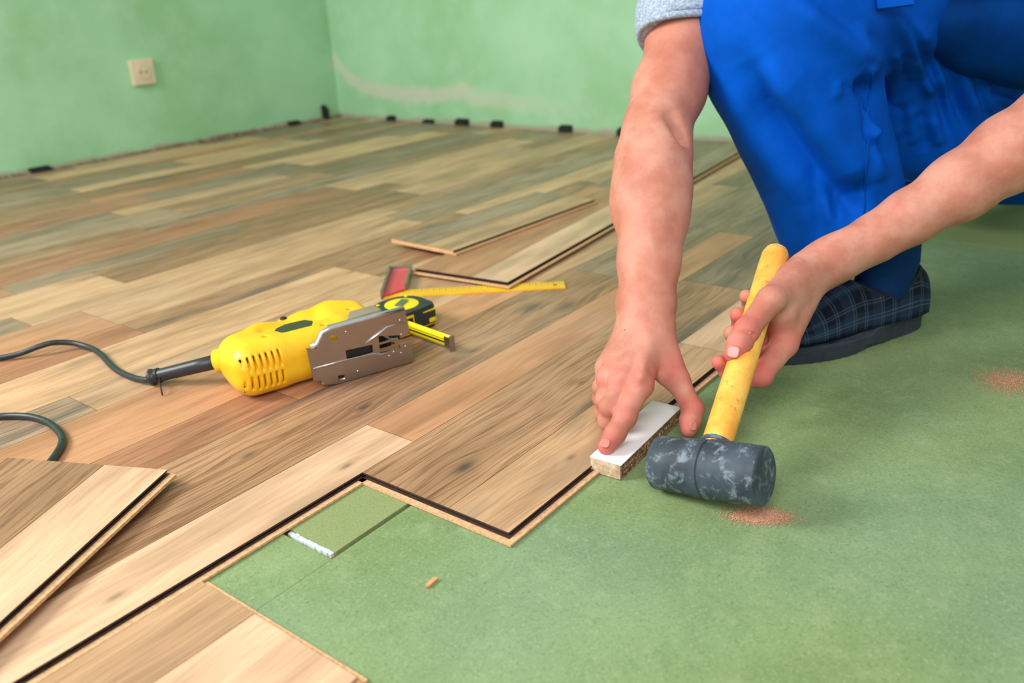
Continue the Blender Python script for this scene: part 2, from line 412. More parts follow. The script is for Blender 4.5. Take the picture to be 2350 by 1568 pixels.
# ---- loose board on top at the left
c = F(385, 1078, .0172); d = (F(0, 1428, .0172) - c).normalized(); yv = (F(60, 1040, .0172) - c); yv = (yv - d * yv.dot(d)).normalized()
Mx = frame(c, -d, yv)
board('loose laminate board at the left edge of the photo with the cord running under it', Mx, .9, .192,
      [(-.9, 0, 0, .0745, 'light'), (-.9, 0, .0745, .192, 'brown')], extra=[(-.9, -.0015, 0, .192, -.0018, -.0004, 2), (-.9, -.004, .0035, .192, -.0048, -.0018, 2), (-.9, 0, -.0085, .192, -.0085 + .0005, -.0048, 1), (-.9, 0, -.0016, .192, -.0049, -.0044, 2)])  # last box: groove shade painted onto the lip
# ---- offcut and long loose board at the back
a = F(1040, 576, .0200); b = F(1360, 460, .0200); d = (b - a).normalized(); n = Vector((-d.y, d.x, 0))
Mx = frame(a, d, n)
board('short loose laminate offcut lying furthest back, across the long loose board', Mx, .46, .165,
      [(0, .46, 0, .073, 'tan'), (0, .46, .073, .165, 'grey')], extra=[(0, .46, 0, .165, -.0018, -.0004, 2), (.0005, .46, .0035, .165, -.0048, -.0018, 2), (0, .46, -.0065, .165, -.008, -.0048, 1), (-.0003, .0006, 0, .165, -.0048, -.0004, 1)])
a = F(1165, 648, .0115); b = F(1720, 335, .0115); d = (b - a).normalized(); n = Vector((-d.y, d.x, 0))
Mx = frame(a, d, n)
board('long loose laminate board lying over the yellow rule and reaching back past the forearm', Mx, 1.38, .192,
      [(0, .62, 0, .073, 'light'), (.62, 1.38, 0, .073, 'grey'), (0, .7, .073, .192, 'orange'), (.7, 1.38, .073, .192, 'grey')])

# ------------------------------------------------------------------ underlay, subfloor
def underlay_mat():
    q = N('fibre_underlay', 0.9, 0, 0.15); p = q.pos()
    n1 = q.noise(p, 5, 4, .6); n2 = q.noise(p, 420, 3, .7); n3 = q.noise(p, 38, 4, .65); n4 = q.noise(p, 2.2, 2)
    col = q.mix(q.ramp(n1, .3, .7), srgb(116, 138, 88), srgb(136, 157, 108))
    col = q.mix(q.math('MULTIPLY', q.ramp(n4, .42, .62), .45), col, srgb(118, 148, 122))
    col = q.mix(q.math('MULTIPLY', q.ramp(n3, .48, .75), .35), col, srgb(156, 170, 128))
    col = q.mix(q.math('MULTIPLY', q.ramp(n2, .54, .72), .5), col, srgb(172, 182, 134))
    col = q.mix(q.math('MULTIPLY', q.math('SUBTRACT', 1.0, q.ramp(n2, .3, .46)), .45), col, srgb(72, 94, 58))
    q.color(col); q.bump(q.math('ADD', n2, n3), .35, .0006); return q.m
M_UND = underlay_mat()
M_UND2 = plain('underlay_olive', srgb(132, 146, 94), .9, var=.14, scale=620)
ul = [(-1.2, .853, -1.4, .5275, M_UND, 'green fibre underlay panel in the foreground beneath the rubber mallet'),
      (.8542, 1.673, -1.4, .5285, M_UND, 'green fibre underlay panel under the plaid slipper'),
      (1.676, 2.45, -1.4, .5285, M_UND2, 'olive underlay panel behind the worker by the far wall'),
      (-1.2, .3885, .5279, .72, M_UND, 'strip of green underlay between the lower left board and the open joint'),
      (.3975, 2.45, .5325, .72, M_UND2, 'olive piece of underlay set in the notch between the boards')]
for (x0, x1, y0, y1, m, lb) in ul:
    bm = bmesh.new(); box_bm(bm, x0, x1, y0, y1, -.0135, -.0082 + (.0004 if 'notch' in lb else 0), bevel=.0006)
    tag(from_bm('underlay_panel', bm, m), lb, 'underlay')
q = N('subfloor_screed', .9); p = q.pos(); q.color(q.mix(q.ramp(q.noise(p, 60, 4), .35, .65), srgb(150, 86, 48), srgb(196, 150, 112))); M_SUB = q.m
bm = bmesh.new(); box_bm(bm, -1.5, 2.6, -1.6, 2.9, -.06, -.0138); tag(from_bm('subfloor', bm, M_SUB), kind='structure')
# white torn foam edge in the open joint
bm = bmesh.new()
for i in range(14):
    t0 = .5345 + i * .0043; box_bm(bm, .3925 + random.uniform(-.0006, .0006), .3972, t0, t0 + .0048, -.0135, -.0092 + random.uniform(-.0008, .0006), bevel=.0005)
tag(from_bm('foam_strip', bm, plain('white_foam', srgb(205, 222, 218), .8)), 'white torn foam strip in the open joint of the underlay', 'foam strip')

# ------------------------------------------------------------------ walls
def wall_mat(name, patch):
    q = N(name, .62, 0, .35); p = q.pos(); x, y_, z = q.xyz(p)
    n1 = q.noise(p, 2.5, 3, .6); n2 = q.noise(p, 14, 4, .6)
    col = q.mix(q.ramp(n1, .3, .7), srgb(150, 200, 148), srgb(170, 218, 176))
    col = q.mix(q.math('MULTIPLY', q.ramp(n2, .45, .7), .25), col, srgb(184, 222, 190))
    if patch:
        cr = q.n('ShaderNodeValToRGB'); e = cr.color_ramp.elements
        pts = [(1.3, .075), (1.76, .082), (2.05, .100), (2.13, .122), (2.27, .100), (2.496, .108), (2.66, .125), (2.745, .165), (2.80, .225)]
        e[0].position = (pts[0][0] - 1.3) / 1.5; e[0].color = (pts[0][1] * 3,) * 3 + (1,); e[1].position = 1; e[1].color = (pts[-1][1] * 3,) * 3 + (1,)
        for a, b in pts[1:-1]:
            k = e.new((a - 1.3) / 1.5); k.color = (b * 3,) * 3 + (1,)
        q.put(cr.inputs[0], q.math('DIVIDE', q.math('SUBTRACT', y_, 1.3), 1.5))
        z0 = q.math('DIVIDE', cr.outputs[0], 3.0)
        zz = q.math('ADD', z, q.math('MULTIPLY', q.math('SUBTRACT', n2, .5), .05))
        d = q.math('ABSOLUTE', q.math('SUBTRACT', zz, z0))
        wid = q.math('MULTIPLY', q.ramp(y_, 1.45, 2.3), 1.0)
        f = q.math('SUBTRACT', 1.0, q.ramp(d, .012, .042))
        col = q.mix(q.math('MULTIPLY', q.math('MULTIPLY', f, wid), .8), col, srgb(202, 206, 184))
    base = q.math('SUBTRACT', 1.0, q.ramp(q.math('ADD', z, q.math('MULTIPLY', q.math('SUBTRACT', n2, .5), -.04)), .006, .02))
    col = q.mix(q.math('MULTIPLY', base, .75), col, srgb(176, 156, 138))
    q.color(col); q.bump(q.math('ADD', n1, n2), .5, .004); return q.m
def wall(name, x0, x1, y0, y1, m, axis):
    bm = bmesh.new(); box_bm(bm, x0, x1, y0, y1, -.06, 2.6); return tag(from_bm(name, bm, m), kind='structure')
wall('wall_left', -1.4, 2.6, 2.82, 2.95, wall_mat('green_plaster', False), 0)
wall('wall_right', 2.46, 2.6, -1.4, 2.82, wall_mat('green_plaster_patched', True), 1)
# crumbling plaster along the foot of the left wall
bm = bmesh.new()
for i in range(90):
    x = .95 + i * .0168 + random.uniform(-.004, .004); h = random.uniform(.003, .011) * (1.3 if 1.6 < x < 2.2 else .8)
    box_bm(bm, x, x + random.uniform(.010, .022), 2.805 + random.uniform(-.004, .002), 2.822, -.002, h, bevel=.0015)
tag(from_bm('plaster_crumbs', bm, plain('rough_plaster', srgb(140, 124, 104), .9, var=.3, scale=80)), 'ragged line of broken plaster along the foot of the wall with the socket', 'plaster', kind='stuff')
# black spacers
M_BLK = plain('black_plastic', srgb(22, 23, 24), .5)
def spacer(px, py, wall_, w, h, label, dep=.022):
    if wall_ == 'l':
        r = ray(px, py); t = 2.808 / r.y; x = (CAM + r * t).x; M = Matrix.Translation((x, 2.8085, 0)); sx, sy = w, dep
    else:
        r = ray(px, py); t = 2.448 / r.x; yy = (CAM + r * t).y; M = Matrix.Translation((2.4485, yy, 0)); sx, sy = dep, w
    bm = bmesh.new()
    # wedge with a step: tall toothed back, thinner front
    if wall_ == 'l': box_bm(bm, -sx / 2, sx / 2, -sy / 2, sy / 2, -.0, h, M, .001); box_bm(bm, -sx / 2, sx / 2, sy * .1, sy / 2, h, h * 1.25, M, .0008)
    else: box_bm(bm, -sx / 2, sx / 2, -sy / 2, sy / 2, -.0, h, M, .001); box_bm(bm, sx * .1, sx / 2, -sy / 2, sy / 2, h, h * 1.25, M, .0008)
    tag(from_bm('spacer_wedge', bm, M_BLK), label, 'spacer', 'black spacers along the walls')
spacer(95, 400, 'l', .062, .012, 'black spacer wedge at the far left, below the wall socket')
spacer(676, 290, 'l', .05, .013, 'flat black spacer wedge just left of the room corner')
spacer(749, 275, 'l', .022, .045, 'upright black spacer wedge standing nearest the room corner')
for px, py, w, h, lb in ((897, 274, .035, .014, 'black spacer wedge on the patched wall nearest the corner'), (983, 282, .045, .010, 'low black spacer wedge, second from the corner on the patched wall'),
                     (1060, 286, .055, .018, 'biggest black spacer wedge on the patched wall, third from the corner'), (1140, 291, .045, .018, 'black spacer wedge on the patched wall, fourth from the corner'),
                     (1297, 301, .045, .018, 'black spacer wedge standing alone left of the bare forearm'), (1430, 306, .04, .02, 'black spacer wedge half hidden behind the upright forearm')):
    spacer(px, py, 'r', w, h, lb)
# socket
sk = tag(empty('wall_socket', (1.614, 2.82, .26)), 'cream round-recess power socket on the green wall', 'socket')
M_CRM = plain('cream_plastic', srgb(226, 208, 176), .35, var=.05)
bm = bmesh.new(); box_bm(bm, 1.614 - .041, 1.614 + .041, 2.806, 2.82, .26 - .041, .26 + .041, bevel=.004); autosmooth(from_bm('faceplate', bm, M_CRM, sk))
Ms = frame((1.614, 2.8061, .26), (1, 0, 0), z=(0, -1, 0))
lathe('socket_ring', [(.0235, 0), (.0235, .002), (.021, .0022), (.0195, .0006), (.001, .0005)], Ms, M_CRM, sk)
lathe('socket_recess', [(.0195, .0007), (.019, .0008), (.001, .0008)], Ms, M_CRM, sk)
for s_ in (-1, 1): lathe('pin_hole', [(.0036, .0009), (.0036, .0012), (.0005, .0012)], frame((1.614 + s_ * .0095, 2.8061, .26), (1, 0, 0), z=(0, -1, 0)), M_BLK, sk, 12)

# ------------------------------------------------------------------ set square
M_RIM = plain('bright_steel', (.80, .82, .84, 1), .25, 1.0, .05)
M_STEEL = N('brushed_steel', .34, 1.0); _p = M_STEEL.obj(); M_STEEL.color(M_STEEL.mix(M_STEEL.noise(_p, 25, 3), (.36, .33, .31, 1), (.50, .47, .45, 1))); M_STEEL.bump(M_STEEL.noise(_p, 260, 3), .12, .0004); M_STEEL = M_STEEL.m
def rule_mat():
    q = N('yellow_rule', .4); p = q.obj(); x, y_, z = q.xyz(q.attr('wc').outputs['Vector'])
    fr = q.math('FRACT', q.math('MULTIPLY', x, 100.0)); t1 = q.math('LESS_THAN', fr, .09)
    fr2 = q.math('FRACT', q.math('MULTIPLY', x, 200.0)); t2 = q.math('LESS_THAN', fr2, .12)
    e = q.math('GREATER_THAN', y_, .019); e2 = q.math('GREATER_THAN', y_, .022)
    tk = q.math('MAXIMUM', q.math('MULTIPLY', t1, e), q.math('MULTIPLY', t2, e2))
    c = q.mix(q.ramp(q.noise(p, 30), .3, .7), srgb(232, 176, 20), srgb(240, 190, 44))
    q.color(q.mix(q.math('MULTIPLY', tk, .75), c, srgb(70, 50, 20))); return q.m
r0 = F(880, 683, .0025); r1 = F(1298, 660, .0025); d = (r1 - r0).normalized(); n = Vector((-d.y, d.x, 0))
sq = tag(empty('set_square', r0), 'metal set square with yellow rule and red handle on the laid floor', 'set square')
Mr = frame(r0, d, n)
wr = .033; LR = (r1 - r0).length
vs = []; fs = []; wcs = []
pts = [(0, 0), (LR, 0), (LR, wr), (wr, wr)]
for z in (-.0022, 0):
    for p in pts: vs.append(Mr @ Vector((p[0], p[1], z))); wcs.append((p[0], p[1], 0))
o = mesh('rule', vs, [(3, 2, 1, 0), (4, 5, 6, 7), (0, 1, 5, 4), (1, 2, 6, 5), (2, 3, 7, 6), (3, 0, 4, 7)], rule_mat(), sq)
A = o.data.attributes.new('wc', 'FLOAT_VECTOR', 'POINT'); A.data.foreach_set('vector', [x for w in wcs for x in w])
lathe('hanging_hole', [(.0032, 0), (.0032, .0003), (.0003, .0003)], Mr @ Matrix.Translation((LR - .016, wr * .5, 0)), plain('hole_edge', srgb(120, 70, 20), .5), sq, 16)
# handle: red inset between raised metal rails, mitred against the rule
hw = .033; hl = .140; bm = bmesh.new()
prism_bm(bm, [(0, .0), (hw, hw * .85), (hw, hl), (0, hl)], -.0022, .0035, Mr)
o = from_bm('handle_inset', bm, N('x', .35).m if False else plain('red_plastic', srgb(206, 62, 78), .3, var=.05), sq); tag(o, 'red inset panel of the handle')
bm = bmesh.new()
prism_bm(bm, [(-.004, -.003), (0, .0015), (0, hl), (-.004, hl)], -.0022, .011, Mr); prism_bm(bm, [(hw, hw * .85), (hw + .004, hw + .002), (hw + .004, hl), (hw, hl)], -.0022, .011, Mr)
prism_bm(bm, [(-.004, hl), (hw + .004, hl), (hw + .004, hl + .004), (-.004, hl + .004)], -.0022, .008, Mr)
from_bm('handle_frame', bm, M_STEEL, sq)

# ------------------------------------------------------------------ tape measure
M_RUB = plain('black_rubber', srgb(42, 52, 50), .5, var=.2)
M_YEL = plain('yellow_plastic', srgb(250, 218, 10), .32, var=.04)
c1 = F(963, 764, 0); c2 = F(1022, 742, 0); ex = (c2 - c1); ex.z = 0; ex.normalize(); ey = Vector((-ex.y, ex.x, 0))
tp = tag(empty('tape_measure', c1), 'black and yellow tape measure lying flat with its blade pulled out', 'tape measure')
Mt = frame(c1 - ex * .0, ex, ey)
# outline: mouth corner at (0,0); base along +x? local x = right side face, local y = away
outl = [(-.040, .010), (-.034, .001), (-.004, .0), (.030, .003), (.036, .012), (.037, .045), (.030, .060), (.014, .070), (-.012, .071), (-.030, .064), (-.040, .052)]
outl = [(v.x, v.y) for v in catmull([Vector((a, b, 0)) for a, b in outl] + [Vector((-.040, .010, 0))], 5)][:-1]
bm = bmesh.new(); prism_bm(bm, outl, .001, .036, Mt, bevel=.0045); autosmooth(from_bm('case', bm, M_RUB, tp), 40)
Mc = Mt @ Matrix.Translation((.0, .037, .036))
lathe('label_disc', [(.0255, -.001), (.0255, .0006), (.024, .0012), (.0003, .0012)], Mc, M_YEL, tp)
bm = bmesh.new(); box_bm(bm, -.013, .013, -.0055, .0055, .0028, .0036, Mc @ Matrix.Rotation(.5, 4, 'Z'), .0003); box_bm(bm, -.014, -.010, -.0055, .0055, .001, .0030, Mc @ Matrix.Rotation(.5, 4, 'Z'), .0003)
tag(from_bm('belt_clip', bm, M_STEEL, tp), 'bright metal belt clip')
def panel(name, x0, x1, z0, z1, y, m, fr=None):
    bm = bmesh.new()
    if fr: box_bm(bm, x0, x1, y, y + .003, z0, z1, Mt, .0004)
    else: box_bm(bm, x0, x1, y, y + .003, z0, z1, Mt, .0004)
    return from_bm(name, bm, m, tp)
panel('mouth_frame', -.034, -.008, .003, .031, -.0012, M_YEL); panel('mouth', -.0315, -.0105, .0055, .0275, -.0018, M_BLK)
panel('side_panel', .001, .034, .006, .029, .0006, M_YEL); panel('side_grip', .0025, .0325, .0078, .0272, -.0002, M_RUB)
panel('side_badge', .020, .0315, .010, .0165, -.0008, M_YEL)
bm = bmesh.new(); box_bm(bm, -.0465, -.036, .046, .056, .020, .033, Mt, .002); tag(from_bm('lock_button', bm, M_YEL, tp), 'yellow lock button')
for (x, y) in ((-.026, .060), (.026, .060)): lathe('screw', [(.003, .0), (.003, .001), (.0003, .001)], Mt @ Matrix.Translation((x, y, .036)), M_YEL, tp, 12)
# blade: curved steel strip standing on edge, leaving the mouth
b0 = Mt @ Vector((-.021, -.001, 0)); b1 = F(1040, 812, 0); bd = (b1 - b0); bd.z = 0; LB = bd.length; bd.normalize(); bn = Vector((-bd.y, bd.x, 0))
vs = []; fs = []; K = 8
for i in range(13):
    for k in range(K + 1):
        t = k / K; z = .007 + .019 * t; cv = .0028 * (1 - (2 * t - 1) ** 2)
        vs.append(b0 + bd * (LB * i / 12) - bn * cv + Vector((0, 0, z)))
for i in range(12):
    for k in range(K): a = i * (K + 1) + k; fs.append((a, a + 1, a + K + 2, a + K + 1))
q = N('tape_blade', .35); x, y_, z = q.xyz(q.pos()); m1 = q.math('MULTIPLY', q.math('GREATER_THAN', z, .0135), q.math('LESS_THAN', z, .0165)); m2 = q.math('MULTIPLY', q.math('GREATER_THAN', z, .0185), q.math('LESS_THAN', z, .0195))
q.color(q.mix(q.math('MAXIMUM', m1, m2), srgb(244, 228, 20), srgb(50, 48, 22)))
o = mesh('blade', vs, fs, q.m, tp, smooth=True); md = o.modifiers.new('s', 'SOLIDIFY'); md.thickness = .0004
bm = bmesh.new(); Mh = frame(b0 + bd * LB, bd, bn)
box_bm(bm, -.012, .001, -.0045, -.003, .009, .024, Mh, .0003); box_bm(bm, 0, .0012, -.0055, .0035, .004, .027, Mh, .0003)
tag(from_bm('end_hook', bm, M_STEEL, tp), 'metal end hook')

# ------------------------------------------------------------------ jigsaw lying on its side
jo = Vector((.6347, .789, 0)); js = Vector((.948, -.319, 0)).normalized(); jn = Vector((.319, .948, 0)).normalized()
Mj = frame(jo, js, jn)                                   # x along the sole, y away from it, z up
jig = tag(empty('jigsaw', jo), 'yellow corded jigsaw lying on its side with steel sole plate upright', 'jigsaw')
def plastic_yellow():
    q = N('yellow_shell', .38); p = q.obj(); c = q.mix(q.ramp(q.noise(p, 18, 4), .35, .7), srgb(246, 190, 22), srgb(255, 200, 40))
    c = q.mix(q.math('MULTIPLY', q.ramp(q.noise(p, 34, 5, .7), .62, .75), .3), c, srgb(176, 122, 20)); q.color(c); q.bump(q.noise(p, 700, 2), .1, .0002); return q.m
M_SHELL = plastic_yellow()
f = Field((-.165, -.01, -.006), (.12, .145, .085), .0014)
def jc(a, b, ra, rb, k=.012, op='add', flat=None): f.cone(a, b, ra, rb, k, op, flat)
f.rbox(Matrix.Translation((-.035, .046, .0365)), (.085, .031, .0335), .026, .01); f.rbox(Matrix.Translation((-.083, .062, .0365)), (.039, .046, .031), .025, .012)         # motor barrel
jc((-.100, .070, .040), (-.060, .094, .043), .020, .021, .02); jc((-.060, .094, .043), (.0, .106, .044), .021, .020, .02)
jc((.0, .106, .044), (.040, .112, .044), .020, .0235, .02); jc((.040, .112, .044), (.064, .096, .042), .023, .022, .02)
f.rbox(Matrix.Translation((-.020, .080, .040)), (.066, .020, .018), .010, .014)           # web between handle and barrel
f.rbox(Matrix.Translation((.050, .078, .037)), (.034, .040, .031), .018, .014)            # gear housing
jc((-.060, .075, .075), (-.012, .078, .078), .010, .010, .01, 'sub')
for (sx, sy) in ((-.072, .045), (.003, .040), (.055, .075)): f.cone((sx, sy, .072), (sx, sy, .062), .0036, .003, .0015, 'sub')
for i in range(7):
    x = -.112 + i * .0076
    f.rbox(frame((x, .012, .0535), (1, .0, 0), (0, .6, .8)), (.0012, .011, .0095), .001, .001, 'sub')
    f.rbox(frame((x + .001, .012, .024), (1, .15, 0), (0, -.5, .8)), (.0012, .009, .0095), .001, .001, 'sub')
o = field_obj('shell', f, [M_SHELL], jig, 1)
o.data.transform(Mj)
# dark vent grille just inside the slots
bm = bmesh.new(); vsb = box_bm(bm, -.116, -.064, .022, .060, .012, .060, Mj, .01); tag(from_bm('vent_grille', bm, plain('dark_interior', srgb(60, 26, 8), .7), jig), 'dark interior behind the vent slots')
shell = o
def jbox(name, x0, x1, y0, y1, z0, z1, m, bev=.001, lab=None, M2=None):
    bm = bmesh.new(); box_bm(bm, x0, x1, y0, y1, z0, z1, (Mj @ M2) if M2 else Mj, bev); o = autosmooth(from_bm(name, bm, m, jig), 40)
    return tag(o, lab) if lab else o
M_DG = plain('dark_green_label', srgb(58, 68, 44), .45, var=.05)
bm = bmesh.new(); prism_bm(bm, [(-.050, .045), (-.010, .045), (-.003, .060), (-.010, .0715), (-.036, .0725), (-.050, .066), (-.057, .056)], .0600, .0705, Mj, .0006); tag(from_bm('rating_label', bm, M_DG, jig), 'blank dark green rating label')
lathe('lock_button', [(.0048, 0), (.0048, .004), (.004, .0055), (.0003, .0055)], Mj @ Matrix.Translation((-.026, .108, .0615)) , M_BLK, jig, 20)
lathe('lock_collar', [(.0075, -.004), (.0072, .002), (.005, .003), (.0003, .003)], Mj @ Matrix.Translation((-.026, .108, .0615)), M_SHELL, jig, 20)
M_GRY = plain('grey_plastic', srgb(150, 134, 112), .4, var=.06)
bm = bmesh.new(); prism_bm(bm, [(.030, .026), (.079, .026), (.084, .034), (.083, .050), (.078, .055), (.044, .052)], .040, .0745, Mj, .004); autosmooth(from_bm('gear_cover', bm, M_GRY, jig), 40)
# sole plate with slot, fork and folded rim
def plate():
    th = .0022
    pts = [(-.0335, .0145), (-.0255, .0135), (-.020, .006), (-.004, .0015), (.106, .0015), (.1065, .031), (.0885, .031), (.0885, .0255), (.0598, .0265), (.0600, .0505), (.0900, .0440), (.0905, .0400), (.1010, .0400), (.1045, .0467), (.1015, .0762), (-.001, .0750), (-.0132, .0725), (-.0242, .0560), (-.0364, .0600)]
    bm = bmesh.new()
    from mathutils.geometry import tessellate_polygon
    slot = [(.0133, .0305), (.0500, .0308), (.0505, .0413), (.0133, .0434)]
    h1 = [(-.0036, .0602), (.0046, .0600), (.0046, .0673), (-.0038, .0680)]; h2 = [(-.0013, .0065), (.0074, .0044), (.0074, .0112), (-.0013, .0125)]
    loops = [pts, slot[::-1], h1[::-1], h2[::-1]]
    flat = [p for l in loops for p in l]
    tris = tessellate_polygon([[Vector((p[0], p[1], 0)) for p in l] for l in loops])
    A = [bm.verts.new(Mj @ Vector((p[0], 0, p[1]))) for p in flat]; B = [bm.verts.new(Mj @ Vector((p[0], th, p[1]))) for p in flat]
    for t in tris: bm.faces.new([A[i] for i in t]); bm.faces.new([B[i] for i in t][::-1])
    k = 0
    for l in loops:
        n_ = len(l)
        for i in range(n_): a, b = k + i, k + (i + 1) % n_; bm.faces.new((A[a], A[b], B[b], B[a]))
        k += n_
    bmesh.ops.recalc_face_normals(bm, faces=bm.faces)
    return autosmooth(from_bm('sole_plate', bm, M_STEEL, jig), 30)
plate()
# rolled rims along top and bottom, front hooks
tube('rolled_rim', [Mj @ Vector(p) for p in [(-.030, .003, .0585), (-.022, .004, .060), (-.0125, .004, .0735), (.0, .004, .0765), (.05, .004, .0772), (.1015, .004, .0775)]], .0036, M_RIM, jig, 10)
tube('rolled_rim', [Mj @ Vector(p) for p in [(-.022, .004, .008), (-.012, .004, .0045), (.0, .004, .0037), (.05, .004, .0036), (.106, .004, .0036)]], .0034, M_RIM, jig, 10)
jbox('side_bracket', .000, .048, .004, .020, .0735, .0755, M_RIM, .0006, 'bright bracket behind the sole rim')
jbox('bracket_slot', .010, .034, .008, .013, .0750, .0762, M_BLK, .0003)
jbox('blade_guard_bar', .060, .090, .006, .008, .0355, .0385, M_STEEL, .0004, None, Matrix.Rotation(0, 4, 'Y'))
tube('pressed_rib', [Mj @ Vector(p) for p in [(.040, -.0002, .0455), (.058, -.0008, .053), (.072, -.0008, .0600), (.098, -.0002, .0605)]], [.0006, .0016, .0014, .0006], M_RIM, jig, 8)
tube('pressed_rib', [Mj @ Vector(p) for p in [(-.032, -.0001, .0312), (.012, -.0005, .0312), (.05, -.0006, .0290), (.060, -.0006, .0250), (.086, -.0002, .0262)]], .0007, M_RIM, jig, 8)
for (x, z) in ((.072, .0195), (.079, .0235), (.0895, .019), (.0965, .0265), (.017, .068), (.026, .011), (.0925, .0645), (.0925, .0445)):
    lathe('rivet', [(.0014, 0), (.0012, .0007), (.0003, .001)], Mj @ frame((x, 0, z), (1, 0, 0), z=(0, -1, 0)), M_RIM, jig, 12)
tube('blade_clamp', [Mj @ Vector(p) for p in [(.060, .012, .050), (.070, .013, .0475), (.083, .012, .034), (.086, .011, .030)]], .0022, M_STEEL, jig, 8)
jbox('base_mount', -.004, .056, .003, .022, .026, .049, M_BLK, .001, 'black mount behind the sole slot')  # black mount, added so the open slot reads dark
jbox('fork_dark_fill', .058, .088, .024, .030, .022, .052, M_BLK, .001, 'dark filler box behind the sole fork')  # black box added so the gap in the fork reads as dark shade
# collar, strain relief, cord, cable tie
c0 = Mj @ Vector((-.106, .090, .037)); g0 = F(502, 830, .030); g1 = F(348, 866, .011)
ax = (g1 - c0).normalized(); Mg = frame(c0, ax.orthogonal(), z=ax)
lathe('cord_collar', [(.0175, -.006), (.0170, .010), (.0155, .012), (.0155, .020), (.001, .020)], Mg, M_SHELL, jig, 28)
M_CORD = plain('rubber_cord', srgb(38, 46, 48), .42, var=.25, scale=120)
Lg = (g1 - c0).length
lathe('strain_relief', [(.0098, .014), (.0092, .05), (.0086, Lg - .012), (.0086, Lg - .004), (.0105, Lg - .003), (.0115, Lg), (.0085, Lg + .003), (.0045, Lg + .005), (.001, Lg + .005)], frame(c0, (g1 - c0).orthogonal(), z=(g1 - c0)), plain('black_sleeve', srgb(44, 48, 52), .4), jig, 24)
cr = .0042
cp = [g1, F(335, 872, .008), F(300, 865, .005), F(262, 845, .0045), F(230, 812, .005), F(205, 798, .006), F(170, 788, .010), F(140, 786, .014), F(115, 788, .016), F(85, 797, .014), F(45, 812, .008), F(0, 822, .005), F(-60, 830, .0045), F(-200, 870, .0045), F(-330, 930, .0045), F(-250, 975, .0045), F(-100, 972, .0045), F(-20, 960, .0045), F(20, 955, .0045), F(70, 957, .0045), F(110, 970, .0045), F(138, 995, .0045), F(142, 1018, .0045), F(124, 1050, .0045), F(95, 1085, .0045), F(60, 1130, .0045)]
o = tube('power_cord', catmull(cp, 7), cr, M_CORD, jig, 12)
lathe('cable_tie', [(.0100, 0), (.0102, .0005), (.0102, .004), (.0098, .0045), (.0085, .0045)], frame(g1 - ax * .012, ax.orthogonal(), z=ax), M_BLK, jig, 24)
tube('cable_tie_tail', [F(366, 868, .012), F(366, 878, .013), F(370, 895, .008), F(373, 908, .002)], [.0022, .0012, .0011, .0009], M_BLK, jig, 8)
bm = bmesh.new()

# ------------------------------------------------------------------ tapping block
k0 = F(1340, 1060, .0105); k1 = F(1425, 1067, .0105); k2 = F(1562, 935, .0105)
bx = (k2 - k1); LBk = bx.length; bx.normalize(); by = Vector((-bx.y, bx.x, 0)); WB = (k0 - k1).dot(by)
Mb = frame((k1.x, k1.y, 0), bx, by)
tb = tag(empty('tapping_block', (k1.x, k1.y, 0)), 'white-topped chipboard block held by hand against the board edge', 'block')
q = N('chipboard', .85); p = q.pos(); v = q.n('ShaderNodeTexVoronoi'); q.L(p, v.inputs['Vector']); v.inputs['Scale'].default_value = 330
c = q.mix(q.ramp(q.noise(p, 160, 4, .7), .35, .7), srgb(132, 98, 66), srgb(206, 172, 134)); c = q.mix(q.ramp(v.outputs['Distance'], .3, .7), c, srgb(112, 76, 50)); q.color(c); q.bump(q.noise(p, 420, 3), .8, .002); M_CHIP = q.m
zb = -.0080
bm = bmesh.new()
box_bm(bm, 0, LBk, 0, WB, zb, .0095, Mb)
bmesh.ops.subdivide_edges(bm, edges=bm.edges[:], cuts=12, use_grid_fill=True)
for v_ in bm.verts:
    loc = Mb.inverted() @ v_.co
    if loc.y < .001 and loc.z < .008: v_.co += -by * random.uniform(-.0008, .0006)
    if loc.x < .001 and loc.z < .008: v_.co += bx * random.uniform(-.0003, .0004)
from_bm('chipboard_core', bm, M_CHIP, tb)
q = N('sawn_end_wood', .8); p = q.pos(); c = q.mix(q.ramp(q.noise(p, 90, 5, .7), .35, .7), srgb(176, 144, 112), srgb(226, 204, 176)); q.color(c)
bm = bmesh.new(); box_bm(bm, -.0006, .0008, .0005, WB - .0005, zb + .001, .0094, Mb, .0003); tag(from_bm('sawn_end', bm, q.m, tb), 'pale freshly sawn end')
bm = bmesh.new(); box_bm(bm, -.0008, LBk + .0003, -.0006, WB + .0003, .0094, .0105, Mb, .0003); tag(from_bm('white_facing', bm, plain('white_melamine', srgb(240, 240, 240), .25, var=.01), tb), 'smooth white top face')

